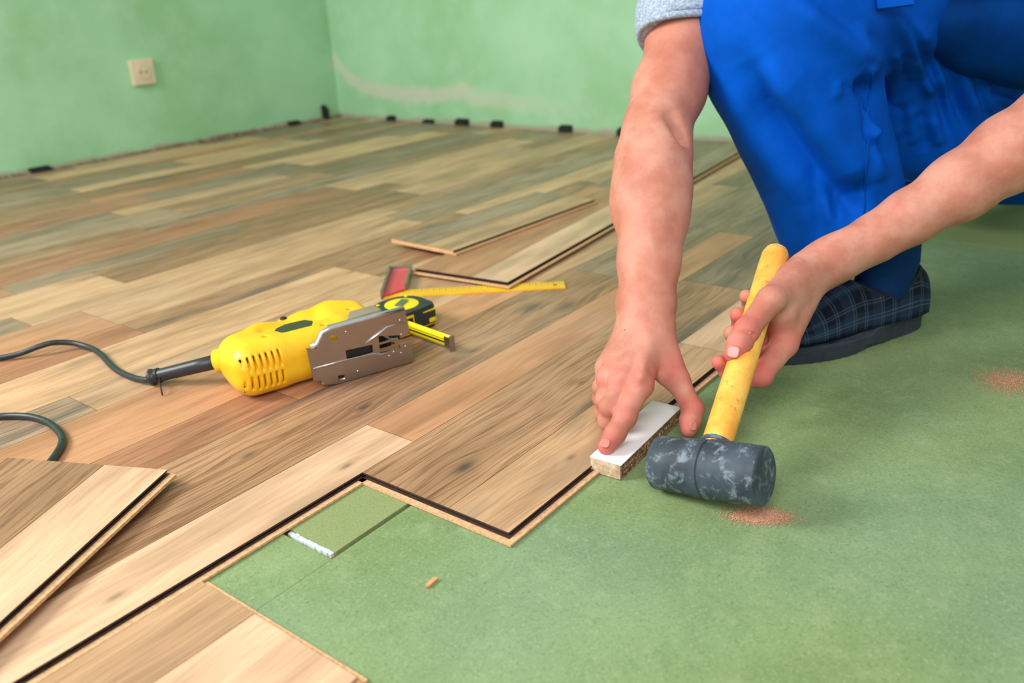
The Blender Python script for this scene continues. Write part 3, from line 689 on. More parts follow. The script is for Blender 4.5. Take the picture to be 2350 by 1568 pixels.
# ------------------------------------------------------------------ mallet
RM = .0285
hc = F(1627, 1077, -.008 + RM + .0075)
vd = (hc - CAM).normalized(); rh = Vector((RIGHT.x, RIGHT.y, 0)).normalized(); fh = Vector((FWD.x, FWD.y, 0)).normalized()
a_ax = (RIGHT * .78 - UP * .03 - FWD * .62).normalized()
M0 = frame(hc, UP.cross(a_ax), z=a_ax)
ml = tag(empty('rubber_mallet', (hc.x, hc.y, -.008)), 'black rubber mallet with a yellow wooden handle, gripped in the hand', 'mallet')
def rub_mat():
    q = N('worn_rubber', .62); p = q.obj(); s1 = q.noise(q.n('ShaderNodeVectorMath', operation='MULTIPLY').outputs[0] if False else p, 80, 6, .72, .35)
    c = q.mix(q.ramp(q.noise(p, 30, 3), .35, .7), srgb(44, 54, 64), srgb(66, 80, 92)); c = q.mix(q.math('MULTIPLY', q.ramp(s1, .50, .66), .5), c, srgb(156, 172, 182))
    c = q.mix(q.math('MULTIPLY', q.ramp(q.noise(p, 21, 3), .6, .75), .25), c, srgb(120, 90, 66)); q.color(c); q.bump(s1, .5, .001); return q.m
HL = .055
prof = [(.0002, -HL), (RM * .84, -HL), (RM * .90, -HL + .0012), (RM * .925, -HL + .003), (RM * .985, -.003), (RM * .99, -.0015), (RM * .945, -.0006), (RM * .945, .0006), (RM * 1.015, .0016), (RM * 1.01, .02), (RM * .975, HL - .003), (RM * .96, HL - .0012), (RM * .91, HL), (.0002, HL)]
autosmooth(lathe('mallet_head', prof, M0, rub_mat(), ml, 56), 22)
Htop = P(1783, 575, 1.0); Hbase = hc + (Htop - hc).normalized() * .012
hdir = (Htop - hc).normalized()
q = N('varnished_handle', .35); p = q.obj(); x, y_, z = q.xyz(p)
c = q.mix(q.ramp(q.noise(p, 40, 4, .6), .3, .7), srgb(240, 164, 56), srgb(255, 198, 92)); c = q.mix(q.math('MULTIPLY', q.ramp(q.noise(p, 62, 5, .7), .57, .70), .55), c, srgb(120, 84, 50)); q.color(c); M_HND = q.m
hp = [Hbase + hdir * ((Htop - Hbase).length * t) for t in [0, .1, .2, .3, .45, .6, .75, .9, .97, .985]]
hr = [.0150, .0148, .0150, .0152, .0150, .0148, .0152, .0158, .0156, .0140]
tube('mallet_handle', hp, hr, M_HND, ml, 20, .92)
Mtip = frame(hp[-1], hdir.orthogonal(), z=hdir)
lathe('handle_end', [(.0140, -.0005), (.0136, .001), (.0118, .0022), (.0002, .0026)], Mtip, plain('end_grain', srgb(214, 176, 110), .7, var=.25, scale=300), ml, 20)
lathe('collar_ring', [(.0175, -.002), (.0172, .0008), (.0150, .0014), (.0150, -.002)], frame(hc + hdir * (RM * 1.0), hdir.orthogonal(), z=hdir), rub_mat(), ml, 24)

# ------------------------------------------------------------------ debris
M_CHP = plain('wood_splinter', srgb(214, 150, 98), .8)
def chip(px, py, L, w, ang, lab, z=-.0078):
    p = F(px, py, z); bm = bmesh.new(); M = Matrix.Translation(p) @ Matrix.Rotation(ang, 4, 'Z')
    prism_bm(bm, [(-L / 2, 0), (-L * .3, -w / 2), (L * .4, -w / 2), (L / 2, -w * .1), (L * .35, w / 2), (-L * .3, w * .4)], 0, w * .6, M); tag(from_bm('wood_chip', bm, M_CHP), lab, 'wood chip')
chip(990, 1340, .015, .004, .05, 'small splinter of wood lying on the green underlay')
M_DST = plain('saw_dust', srgb(206, 150, 118), .95, var=.35, scale=900)
def dust(px, py, sx, sy, n, lab, seed, ang=0):
    rnd = random.Random(seed); bm = bmesh.new(); c = F(px, py, -.0078)
    for i in range(n):
        u, v = rnd.gauss(0, .42) * sx, rnd.gauss(0, .42) * sy
        x, y = u * math.cos(ang) - v * math.sin(ang), u * math.sin(ang) + v * math.cos(ang); r = rnd.uniform(.00025, .0007)
        m = Matrix.Translation((c.x + x, c.y + y, -.0079)) @ Matrix.Rotation(rnd.uniform(0, 6), 4, 'Z')
        box_bm(bm, -r, r, -r * .7, r * .7, 0, r, m)
    tag(from_bm('sawdust', bm, M_DST), lab, 'sawdust', kind='stuff')
dust(1745, 1185, .030, .014, 2600, 'scatter of pinkish sawdust beside the mallet head', 3, -1.0)
dust(2310, 875, .045, .035, 1500, 'faint scatter of sawdust on the underlay right of the slipper', 4)

# ------------------------------------------------------------------ the worker
per = tag(empty('person', (1.15, .30, -.008)), 'kneeling person in grey T-shirt and blue work overalls, steadying a block and gripping a mallet', 'person')
def skin_mat():
    q = N('skin', .55, 0, .3); p = q.pos(); rd = q.attr('red').outputs['Fac']
    n1 = q.noise(p, 26, 4, .6); n2 = q.noise(p, 900, 3, .6); n3 = q.noise(p, 260, 3, .6); n4 = q.noise(p, 9, 3)
    c = q.mix(q.ramp(n1, .3, .7), srgb(184, 116, 95), srgb(206, 147, 126)); c = q.mix(q.math('MULTIPLY', q.ramp(n4, .45, .65), .3), c, srgb(196, 114, 92))
    c = q.mix(q.math('MULTIPLY', rd, .75), c, srgb(208, 92, 88)); c = q.mix(q.math('MULTIPLY', q.ramp(n3, .6, .75), .18), c, srgb(150, 82, 64))
    mo = q.n('ShaderNodeTexVoronoi'); q.L(p, mo.inputs['Vector']); mo.inputs['Scale'].default_value = 26
    c = q.mix(q.math('MULTIPLY', q.math('LESS_THAN', mo.outputs['Distance'], .035), .5), c, srgb(120, 66, 48))
    q.color(c); q.b.inputs['Subsurface Weight'].default_value = .12; q.b.inputs['Subsurface Radius'].default_value = (.008, .003, .0015); q.b.inputs['Subsurface Scale'].default_value = .5
    q.bump(q.math('ADD', q.math('MULTIPLY', n3, .7), n2), .28, .0006); return q.m
M_SKIN = skin_mat()
REDS = []
def hull(ptl, m=.06):
    a = np.array([tuple(v) for v in ptl]); return a.min(0) - m, a.max(0) + m
def J(*rows): return [(P(px, py, d), r) for px, py, d, r in rows]
# --- right arm (left in the photo), hand on the block
armR = J((1481, 735, .972, .0285), (1484, 690, .985, .0290), (1489, 600, 1.003, .0335), (1497, 500, 1.022, .0400), (1500, 430, 1.036, .0425), (1503, 350, 1.052, .0415), (1509, 290, 1.066, .0385), (1535, 210, 1.09, .0440), (1572, 90, 1.12, .0470), (1680, -200, 1.22, .052))
mR = dict(i=P(1469, 884, .905), m=P(1427, 876, .917), r=P(1398, 868, .936), p=P(1392, 842, .962))
lo, hi = hull([v for v, r in armR[:9]] + [P(1385, 1040, .87), P(1600, 1000, .93), P(1380, 960, 1.0)], .055)
f = Field(lo, hi, .0017)
f.chain(armR, .02)
f.cone(P(1504, 460, 1.02), P(1502, 360, 1.045), .030, .030, .02)                     # forearm muscle
f.cone(P(1462, 470, 1.035), P(1470, 380, 1.055), .030, .028, .02)
wl, wr_ = P(1463, 745, .976), P(1499, 742, .968)
f.cone(P(1462, 700, .985), wl, .0215, .0205, .012); f.cone(P(1502, 700, .98), wr_, .0205, .0200, .012)
for k, (w, r0, r1) in dict(i=(wr_, .019, .0135), m=(P(1478, 748, .972), .019, .0135), r=(wl, .019, .013), p=(wl, .019, .013)).items():
    f.cone(w, mR[k], r0, r1, .010)
f.cone(P(1480, 800, .955), P(1440, 855, .935), .019, .013, .014)                      # back of the hand
f.cone(P(1470, 810, .965), P(1420, 870, .955), .020, .014, .014)                      # palm
def finger(f, pts, k=.0045):
    f.chain(pts, k)
    for v, r in pts[1:-1]: f.cone(v, v + Vector((.0001, 0, 0)), r * 1.06, r * 1.06, .004)
iR = [(mR['i'], .0125), (P(1434, 958, .886), .0108), (P(1412, 995, .879), .0098), (P(1391, 1025, .8735), .0088)]
finger(f, iR, .007)
finger(f, [(mR['m'], .0122), (P(1399, 932, .904), .0098), (P(1394, 966, .914), .0088), (P(1400, 985, .925), .0082)], .006)
finger(f, [(mR['r'], .0115), (P(1387, 918, .930), .0092), (P(1384, 946, .940), .0085), (P(1389, 960, .952), .008)], .006)
finger(f, [(mR['p'], .0105), (P(1380, 890, .962), .0085), (P(1378, 915, .973), .0078), (P(1382, 930, .982), .0072)], .006)
f.cone(P(1506, 765, .962), P(1554, 872, .935), .0190, .0135, .014)                    # thumb metacarpal
f.cone(P(1490, 800, .955), P(1528, 862, .930), .0165, .0105, .012)                    # web
finger(f, [(P(1555, 874, .935), .0128), (P(1590, 940, .918), .0107), (P(1584, 966, .911), .0102), (P(1580, 985, .906), .0088)], .006)
for k in ('i', 'm', 'r'):                                                             # knuckles and tendons
    f.cone(mR[k] + Vector((-.002, -.001, .002)), mR[k], .0125, .012, .006)
f.cone(P(1490, 775, .945), P(1470, 865, .890), .0035, .0045, .008); f.cone(P(1474, 778, .948), P(1432, 862, .905), .0035, .0045, .008)
f.cone(P(1543, 262, 1.016), P(1560, 322, 1.022), .006, .007, .014, 'sub')             # elbow crease

for a_, b_ in (((1421, 948, .874), (1446, 954, .872)), ((1424, 953, .8735), (1444, 960, .8715))): f.cone(P(*a_), P(*b_), .0006, .0006, .0025, 'sub')
vR, fR = f.mesh(); vR = smooth_mesh(vR, fR, 2)
REDS += [(iR[-1][0], .016), (mR['i'], .016), (mR['m'], .014), (P(1590, 940, .918), .014), (iR[1][0], .012), (P(1580, 985, .906), .012), (mR['r'], .014), (P(1540, 850, .935), .016)]
# --- left arm (right in the photo), hand round the mallet handle
armL = J((1862, 622, .985, .0245), (1895, 603, .983, .0235), (1935, 583, .980, .0225), (2010, 545, .974, .0250), (2085, 500, .968, .0285), (2200, 430, .956, .0355), (2320, 350, .945, .0410), (2430, 275, .94, .0420), (2500, 190, .97, .045), (2580, -100, 1.12, .052))
def H(y): # point on the handle axis at photo row y
    t = (1040 - y) / 465; return 1 / (1.2195 - t * .2195)
lo, hi = hull([v for v, r in armL[:9]] + [P(1640, 835, .9), P(1740, 895, .93)], .055)
f = Field(lo, hi, .0017)
f.chain(armL, .018)
f.cone(P(1960, 545, .965), P(1880, 592, .975), .010, .012, .012); f.cone(P(1985, 585, .985), P(1890, 634, .99), .012, .014, .012)
mL = dict(i=P(1800, 790, .950), m=P(1814, 748, .972), r=P(1826, 712, .990), p=P(1832, 680, 1.004))
for k, (w, r0, r1) in dict(i=((1852, 640, .978), .021, .0145), m=((1858, 635, .985), .021, .0135), r=((1862, 630, .992), .020, .0125), p=((1862, 628, .996), .019, .012)).items():
    f.cone(P(*w), mL[k], r0, r1, .010)
f.cone(P(1830, 660, .97), P(1790, 740, .955), .019, .016, .014)
finger(f, [(mL['i'], .0145), (P(1746, 862, .925), .0118), (P(1700, 874, .922), .0100), (P(1672, 852, .915), .0090), (P(1650, 832, .908), .0080)], .006)
finger(f, [(mL['m'], .0132), (P(1790, 800, .965), .0115), (P(1735, 822, .960), .0100), (P(1692, 788, .935), .0090), (P(1679, 765, .922), .0085)], .006)
finger(f, [(mL['r'], .0125), (P(1800, 765, .985), .0112), (P(1745, 776, .975), .0098), (P(1700, 748, .952), .0088), (P(1692, 722, .938), .0082)], .006)
finger(f, [(mL['p'], .0115), (P(1810, 720, 1.005), .0102), (P(1760, 730, .995), .0090), (P(1722, 700, .970), .0080), (P(1712, 680, .955), .0076)], .006)
f.cone(P(1845, 625, .970), P(1770, 688, .918), .0205, .0150, .014)                    # thumb metacarpal
f.cone(P(1820, 650, .960), P(1795, 720, .940), .0190, .0150, .014)
finger(f, [(P(1768, 690, .916), .0148), (P(1714, 758, .896), .0122), (P(1698, 788, .890), .0118), (P(1684, 812, .886), .0105)], .006)
f.cone(P(1786, 712, .915), P(1745, 775, .915), .0025, .003, .006, 'sub')              # crease thumb / index side
f.cone(P(1838, 640, .945), P(1850, 680, .955), .0030, .0035, .007)
for a_, b_ in (((1700, 752, .882), (1732, 768, .884)), ((1698, 758, .8815), (1728, 773, .883))): f.cone(P(*a_), P(*b_), .0006, .0007, .0025, 'sub')
vL, fL = f.mesh(); vL = smooth_mesh(vL, fL, 2)
REDS += [(P(1684, 812, .886), .016), (P(1650, 832, .908), .016), (P(1740, 862, .92), .022), (P(1714, 758, .896), .016), (mL['i'], .018), (P(1690, 740, .94), .016)]
# --- shoulders, neck, head (above the frame; they shade the rest)
shR = P(1680, -200, 1.22); shL = P(2580, -100, 1.12); hip = P(2330, 30, 1.5)
chest = P(2130, -260, 1.24); neck = P(2060, -430, 1.10); head = P(2010, -620, .99)
lo, hi = hull([shR, shL, chest, neck, head + UP * .08, hip, armL[-2][0]], .16)
f = Field(lo, hi, .006)
f.chain(armL[-3:], .02); f.chain(armR[-2:], .02); f.cone(shR, chest, .055, .10, .04); f.cone(shL, chest, .055, .10, .04); f.cone(chest, hip, .105, .125, .05); f.cone(chest, neck, .07, .055, .04); f.cone(neck, head, .054, .058, .03)
fd = (RIGHT * -.25 - FWD * .75 - UP * .35).normalized(); hu = (UP * .9 - FWD * .3); hu = (hu - fd * hu.dot(fd)).normalized(); hr_ = fd.cross(hu)
f.cone(head + hu * .055 - fd * .015, head + hu * .02, .078, .070, .03); f.cone(head + fd * .035 - hu * .04, head + hu * .02 + fd * .01, .045, .062, .03)
f.cone(head + fd * .085 + hu * .015, head + fd * .105 - hu * .015, .007, .011, .012)
for s_ in (-1, 1):
    f.cone(head + fd * .080 + hu * .030 + hr_ * .030 * s_, head + fd * .082 + hu * .030 + hr_ * .031 * s_, .012, .012, .012, 'sub')
    f.cone(head + fd * .066 + hu * .028 + hr_ * .030 * s_, head + fd * .067 + hu * .028 + hr_ * .031 * s_, .012, .012, .004)
    f.cone(head + hr_ * .073 * s_ + hu * .035, head + hr_ * .073 * s_ - hu * .005, .012, .008, .008)
f.cone(head + fd * .084 - hu * .042 - hr_ * .016, head + fd * .084 - hu * .042 + hr_ * .016, .007, .007, .006)
vT, fT = f.mesh(); vT = smooth_mesh(vT, fT, 2)
V_ = np.concatenate([vR, vL, vT]); F_ = np.concatenate([fR, fL + len(vR), fT + len(vR) + len(vL)])
me = bpy.data.meshes.new('body'); me.from_pydata(V_.tolist(), [], F_.tolist()); me.materials.append(M_SKIN); me.polygons.foreach_set('use_smooth', [True] * len(me.polygons)); me.update()
red = np.zeros(len(V_))
for c, r in REDS: red = np.maximum(red, np.exp(-((V_ - np.array(tuple(c))) ** 2).sum(1) / (r * 1.1) ** 2))
A = me.attributes.new('red', 'FLOAT', 'POINT'); A.data.foreach_set('value', red)
body = link('body', me, per)
tag(body, 'bare skin of both forearms and hands')
# nails
M_NAIL = plain('fingernail', srgb(204, 128, 116), .22, var=.03)
def nail(px, py, toward, w, l, lab):
    p, n = pin(body, px, py)
    if p is None: return
    if n.dot(p - CAM) > 0: n = -n
    d = toward - p; d = (d - n * d.dot(n)).normalized(); M = frame(p, d, z=n)
    vs = []; fs = []; K = 9
    for i in range(K + 1):
        for k in range(K + 1):
            u = i / K * 2 - 1; v = k / K * 2 - 1
            x = u * l / 2 * math.sqrt(1 - .45 * v * v); y = v * w / 2 * math.sqrt(1 - .35 * u * u)
            vs.append(M @ Vector((x, y, .0009 - 11 * y * y * .0075 / w - 14 * x * x * .25)))
    for i in range(K):
        for k in range(K): a = i * (K + 1) + k; fs.append((a, a + 1, a + K + 2, a + K + 1))
    o = mesh('fingernail', vs, fs, M_NAIL, body, smooth=True); o.matrix_parent_inverse = Matrix.Identity(4); md = o.modifiers.new('s', 'SOLIDIFY'); md.thickness = .0006; tag(o, lab)
nail(1683, 808, P(1676, 835, .88), .0125, .013, 'thumb nail over the mallet handle')
nail(1389, 1018, P(1380, 1045, .86), .010, .010, 'index finger nail pressing the block')
nail(1590, 978, P(1584, 1005, .90), .008, .010, 'nail of the thumb beside the block')

# --- trousers / overalls
def cloth_mat(name, c1, c2, rough=.72):
    q = N(name, rough, 0, .06); p = q.pos(); n1 = q.noise(p, 12, 4, .6); n2 = q.noise(p, 900, 2); n3 = q.noise(p, 60, 4, .6)
    q.color(q.mix(q.ramp(n1, .3, .7), c1, c2)); q.bump(q.math('ADD', q.math('MULTIPLY', n3, .5), q.math('MULTIPLY', n2, .3)), .22, .002)
    return q.m
M_BLUE = cloth_mat('blue_workwear', srgb(0, 74, 172), srgb(0, 86, 196))
shin = J((1800, 60, 1.085, .100), (1815, 150, 1.10, .098), (1860, 290, 1.13, .088), (1900, 400, 1.15, .082), (1930, 500, 1.165, .078), (1958, 585, 1.175, .0755), (1985, 625, 1.18, .068))
thigh = J((1800, 40, 1.085, .101), (1950, -10, 1.16, .108), (2120, -30, 1.27, .115), (2330, 20, 1.45, .125))
kneeL = P(2185, 350, 1.56); hipL = P(2360, 60, 1.46)
lo, hi = hull([v for v, r in shin + thigh] + [kneeL, hipL, P(2480, 420, 1.8), P(2300, -150, 1.3)], .15)
f = Field(lo, hi, .0036)
f.chain(shin, .03); f.chain(thigh, .05)
f.cone(hipL, kneeL, .12, .098, .04); shinL = kneeL + (P(2560, 378, 2.05) - kneeL) * .62; f.cone(kneeL, shinL, .080, .060, .03)
f.cone(P(2140, 90, 1.33), P(2130, 260, 1.42), .085, .085, .05); f.cone(P(2300, 140, 1.36), P(2230, 260, 1.44), .09, .09, .05)
f.cone(P(2060, 150, 1.24), P(2050, 260, 1.30), .05, .04, .04)
f.cone(hip, P(2240, -170, 1.33), .135, .13, .05)
f.cone(P(2050, 110, 1.23), P(2118, 300, 1.31), .062, .070, .06); f.cone(P(2130, 120, 1.25), P(2205, 290, 1.33), .070, .072, .06); f.cone(P(2230, 170, 1.30), P(2300, 300, 1.37), .075, .080, .06); f.cone(P(2330, 215, 1.34), P(2420, 310, 1.41), .075, .080, .06); f.cone(P(2290, 150, 1.33), P(2330, 330, 1.44), .10, .10, .05); f.cone(P(2090, 200, 1.34), P(2110, 300, 1.40), .055, .052, .03)
f.plane(P(2000, 596, 1.18), -UP + RIGHT * .25, .004); f.plane((0, 0, -.0075), (0, 0, -1), .002)
vT_, fT_ = f.mesh(); vT_ = smooth_mesh(vT_, fT_, 3)
bvh = BVHTree.FromPolygons(vT_.tolist(), fT_.tolist())
def pinv(px, py):
    h = bvh.ray_cast(CAM, ray(px, py).normalized()); return np.array(h[0]) if h[0] is not None else None
# cloth folds: the surface is pushed out (+) or in (-) along lines that run over it
FOLDS = [([(1701, 142), (1753, 241), (1813, 318), (1877, 395), (1942, 460), (1985, 500)], -.020, .014), ([(1752, 135), (1812, 215), (1880, 295), (1945, 375), (1985, 430)], .015, .020), ([(1665, 200), (1718, 300), (1785, 395), (1860, 470)], .006, .016),
  ([(1813, -10), (1899, 60), (1960, 105), (2004, 138)], .010, .013), ([(1840, -20), (1925, 45), (1985, 90), (2020, 125)], -.008, .010),
  ([(2007, 139), (1988, 182), (1980, 204), (1991, 228), (1989, 311), (1996, 337), (1983, 402), (1984, 470)], -.005, .0045), ([(1968, 212), (1992, 198), (2010, 186)], -.012, .007), ([(2004, 150), (2000, 175), (2003, 195)], .006, .006),
  ([(1995, 250), (2006, 285), (2012, 315)], .006, .007), ([(2024, 290), (2008, 308), (1993, 322)], .007, .006), ([(2000, 345), (2006, 385), (2018, 420)], .006, .008),
  ([(2020, 165), (2019, 241), (2046, 325), (2062, 375)], -.014, .011),
  ([(1967, 48), (2012, 112), (2037, 158)], .006, .008), ([(1988, 54), (2029, 118), (2050, 171)], -.006, .006), ([(2037, 24), (2074, 75), (2104, 134), (2128, 193), (2141, 222)], .011, .0065), ([(2060, 40), (2090, 85), (2118, 140), (2140, 190)], -.007, .005),
  ([(2087, 45), (2125, 107), (2152, 161), (2173, 230)], .012, .0075), ([(2109, 78), (2141, 156), (2162, 233), (2180, 332)], -.011, .0065), ([(2141, 78), (2181, 139), (2216, 209), (2248, 281)], .010, .008), ([(2141, 102), (2184, 193), (2221, 303)], -.010, .006),
  ([(2221, 158), (2254, 214), (2278, 268)], .008, .006), ([(2227, 168), (2275, 285)], -.007, .005), ([(2232, 163), (2288, 171), (2352, 168)], .011, .007), ([(2245, 182), (2296, 186), (2352, 184)], -.009, .005), ([(2245, 180), (2296, 198), (2352, 202)], .010, .008),
  ([(2262, 205), (2300, 213), (2335, 218)], -.007, .005), ([(2270, 216), (2302, 227), (2334, 242)], .008, .006), ([(2058, 118), (2064, 172)], .005, .005), ([(2082, 128), (2088, 185)], .005, .005), ([(2070, 120), (2076, 180)], -.005, .004),
  ([(2039, 228), (2061, 321)], .006, .010), ([(2082, 241), (2098, 335)], .006, .010), ([(2141, 268), (2162, 335)], .006, .010), ([(2062, 235), (2082, 330)], -.006, .008), ([(2112, 250), (2130, 350)], -.006, .008),
  ([(1856, 387), (1869, 455), (1881, 537)], -.004, .005), ([(1897, 450), (1912, 515)], .004, .004), ([(1906, 440), (1920, 510)], -.004, .004), ([(1915, 186), (1925, 205), (1905, 222)], .004, .005), ([(1930, 190), (1945, 212)], -.003, .004),
  ([(1770, 440), (1800, 520), (1830, 585)], .004, .012), ([(1840, 470), (1860, 540), (1880, 580)], .004, .010)]
e_ = np.concatenate([fT_[:, [0, 1]], fT_[:, [1, 2]], fT_[:, [2, 3]], fT_[:, [3, 0]]])
nrm = np.zeros_like(vT_); fn = np.cross(vT_[fT_[:, 2]] - vT_[fT_[:, 0]], vT_[fT_[:, 3]] - vT_[fT_[:, 1]])
for k in range(4): np.add.at(nrm, fT_[:, k], fn)
nrm /= np.linalg.norm(nrm, axis=1)[:, None] + 1e-12
disp = np.zeros(len(vT_))
SM = smooth_mesh(vT_, fT_, 6); nrm2 = np.zeros_like(SM); fn = np.cross(SM[fT_[:, 2]] - SM[fT_[:, 0]], SM[fT_[:, 3]] - SM[fT_[:, 1]])
for k in range(4): np.add.at(nrm2, fT_[:, k], fn)
nrm2 /= np.linalg.norm(nrm2, axis=1)[:, None] + 1e-12; nrm = nrm2
rel = vT_ - np.array(tuple(CAM)); dep = rel @ np.array(tuple(FWD)); ang = np.stack([rel @ np.array(tuple(RIGHT)) / dep, rel @ np.array(tuple(UP)) / dep], 1)
face = np.clip(-(nrm * rel).sum(1) / np.linalg.norm(rel, axis=1) * 2.2 + .1, 0, 1)
for rows, amp, sg in FOLDS:
    cv = catmull([Vector((a_, b_, 0)) for a_, b_ in rows], 4)
    pts = np.array([((v.x - 1175) / FPX, (784 - v.y) / FPX) for v in cv]); n_ = len(pts); h_ = pinv(rows[len(rows) // 2][0], rows[len(rows) // 2][1])
    if h_ is None: continue
    d0 = float((h_ - np.array(tuple(CAM))) @ np.array(tuple(FWD))); s_ = sg / d0
    m = ((ang > pts.min(0) - s_ * 3) & (ang < pts.max(0) + s_ * 3)).all(1) & (np.abs(dep - d0) < .14) & (face > 0); q_ = ang[m]; best = np.full(len(q_), 9.0); tb_ = np.zeros(len(q_))
    for i in range(n_ - 1):
        a_, b_ = pts[i], pts[i + 1]; ab = b_ - a_
        t = np.clip(((q_ - a_) @ ab) / (ab @ ab + 1e-12), 0, 1); d = np.linalg.norm(q_ - a_ - t[:, None] * ab, axis=1); u_ = d < best; best[u_] = d[u_]; tb_[u_] = ((i + t) / (n_ - 1))[u_]
    disp[m] += amp * (1.35 if rows[0][0] > 1960 else 1.25) * face[m] * np.exp(-best ** 2 / (2 * s_ ** 2)) * np.clip(np.sin(PI * np.clip(tb_ * .9 + .05, 0, 1)) * 1.5, 0, 1)
vT_ = vT_ + nrm * disp[:, None]; vT_ = smooth_mesh(vT_, fT_, 1)
me = bpy.data.meshes.new('trousers'); me.from_pydata(vT_.tolist(), [], fT_.tolist()); me.materials.append(M_BLUE); me.polygons.foreach_set('use_smooth', [True] * len(me.polygons)); me.update()
trousers = tag(link('trousers', me, per), 'bright blue creased trouser legs of the overalls')
# bib hanging over the lap; its shade is painted in as a darker blue
M_BLUE_SHADE = cloth_mat('blue_bib_shade', srgb(0, 50, 110), srgb(0, 62, 134))
lo, hi = hull([P(2080, -60, 1.1), P(2450, 60, 1.2), P(2300, -330, 1.25)], .2)
f = Field(lo, hi, .005)
f.cone(P(2100, 0, 1.115), P(2165, 45, 1.135), .026, .026, .03); f.cone(P(2165, 45, 1.135), P(2235, 105, 1.155), .026, .026, .03); f.cone(P(2235, 105, 1.155), P(2360, 118, 1.155), .026, .028, .03)
f.cone(P(2360, 118, 1.155), P(2520, 90, 1.185), .028, .03, .03); f.cone(P(2200, 10, 1.145), P(2380, 50, 1.155), .055, .06, .06); f.cone(P(2380, 50, 1.155), P(2520, 30, 1.185), .06, .07, .06)
f.cone(P(2260, -60, 1.20), P(2170, -270, 1.22), .10, .12, .05)
f.cone(P(2180, 8, 1.085), P(2360, 2, 1.085), .004, .004, .02, 'sub')
o = field_obj('bib', f, M_BLUE_SHADE, per, 2); tag(o, 'blue bib front of the overalls, with shade in its colour')
bm = bmesh.new(); box_bm(bm, -.022, .022, -.003, .003, -.012, .012, frame(P(2052, -6, 1.0), RIGHT + UP * .12, z=UP), .002); tag(from_bm('strap_end', bm, M_BLUE, per), 'blue strap end at the waist')
# seam stitched along the outer leg
def seam(rows, r=.0011):
    pts = []
    for px, py in rows:
        p, n = pin(trousers, px, py)
        if p is not None: pts.append(p)
    if len(pts) > 2: tube('leg_seam', catmull(pts, 4), r, M_BLUE, trousers, 6).matrix_parent_inverse = Matrix.Identity(4)
seam([(2004, 165), (1998, 210), (1990, 260), (1992, 320), (1987, 380), (1984, 440), (1982, 490)])

# --- grey T-shirt: sleeve with cuff, back and shoulders
def grey_mat():
    q = N('grey_marl_jersey', .85, 0, .2); p = q.pos(); a_, b_, c_ = q.xyz(p)
    n = q.noise(q.vec(q.math('MULTIPLY', a_, 90.0), q.math('MULTIPLY', b_, 260.0), q.math('MULTIPLY', c_, 420.0)), 1, 3, .7)
    q.color(q.mix(q.ramp(n, .35, .68), srgb(134, 152, 172), srgb(184, 198, 212))); q.bump(q.noise(p, 500, 3), .4, .0008); return q.m
M_GREY = grey_mat()
ua = (P(1680, -200, 1.22) - P(1556, 120, 1.12)).normalized()
lo, hi = hull([shR, shL, chest, P(1560, 80, 1.12), hip, P(2060, -380, 1.13)], .17)
f = Field(lo, hi, .0045)
f.cone(P(1560, 110, 1.105), P(1572, 40, 1.125), .050, .058, .02); f.cone(P(1572, 40, 1.125), shR, .060, .075, .03)
f.cone(shR, chest, .075, .125, .05); f.cone(shL, chest, .078, .125, .05); f.cone(shL, P(2540, 50, 1.045), .07, .062, .03); f.cone(chest, hip, .13, .14, .05); f.cone(chest, P(2070, -370, 1.15), .09, .07, .03)
f.plane(P(1560, 78, 1.11), P(1560, 78, 1.11) - P(1567, -40, 1.13) + RIGHT * .012, .003)
sh = field_obj('shirt', f, M_GREY, per, 2); tag(sh, 'grey marl T-shirt with rolled sleeve hem')
# rolled hem of the sleeve
hc_ = P(1562, 84, 1.112); ax = (P(1556, 130, 1.105) - P(1574, 20, 1.125)).normalized(); u = RIGHT - ax * RIGHT.dot(ax); u.normalize(); w = ax.cross(u)
ring = [hc_ + (u * math.cos(t) + w * math.sin(t)) * (.0535 + .002 * math.sin(3 * t)) - ax * (.004 * math.sin(t * 2 + 1) + .010 * math.cos(t)) for t in [2 * PI * k / 40 for k in range(41)]]
tube('sleeve_hem', ring, .0045, M_GREY, sh, 10).matrix_parent_inverse = Matrix.Identity(4)
# hair
lo, hi = hull([head], .16); f = Field(lo, hi, .005)
f.cone(head + hu * .068 - fd * .025, head + hu * .02 - fd * .035, .082, .076, .03); f.cone(head + hu * .04 + fd * .10, head - hu * .08 + fd * .06, .06, .09, .01, 'sub')
field_obj('hair', f, plain('brown_hair', srgb(64, 44, 30), .6, var=.35, scale=90, bump=.6), per, 2)

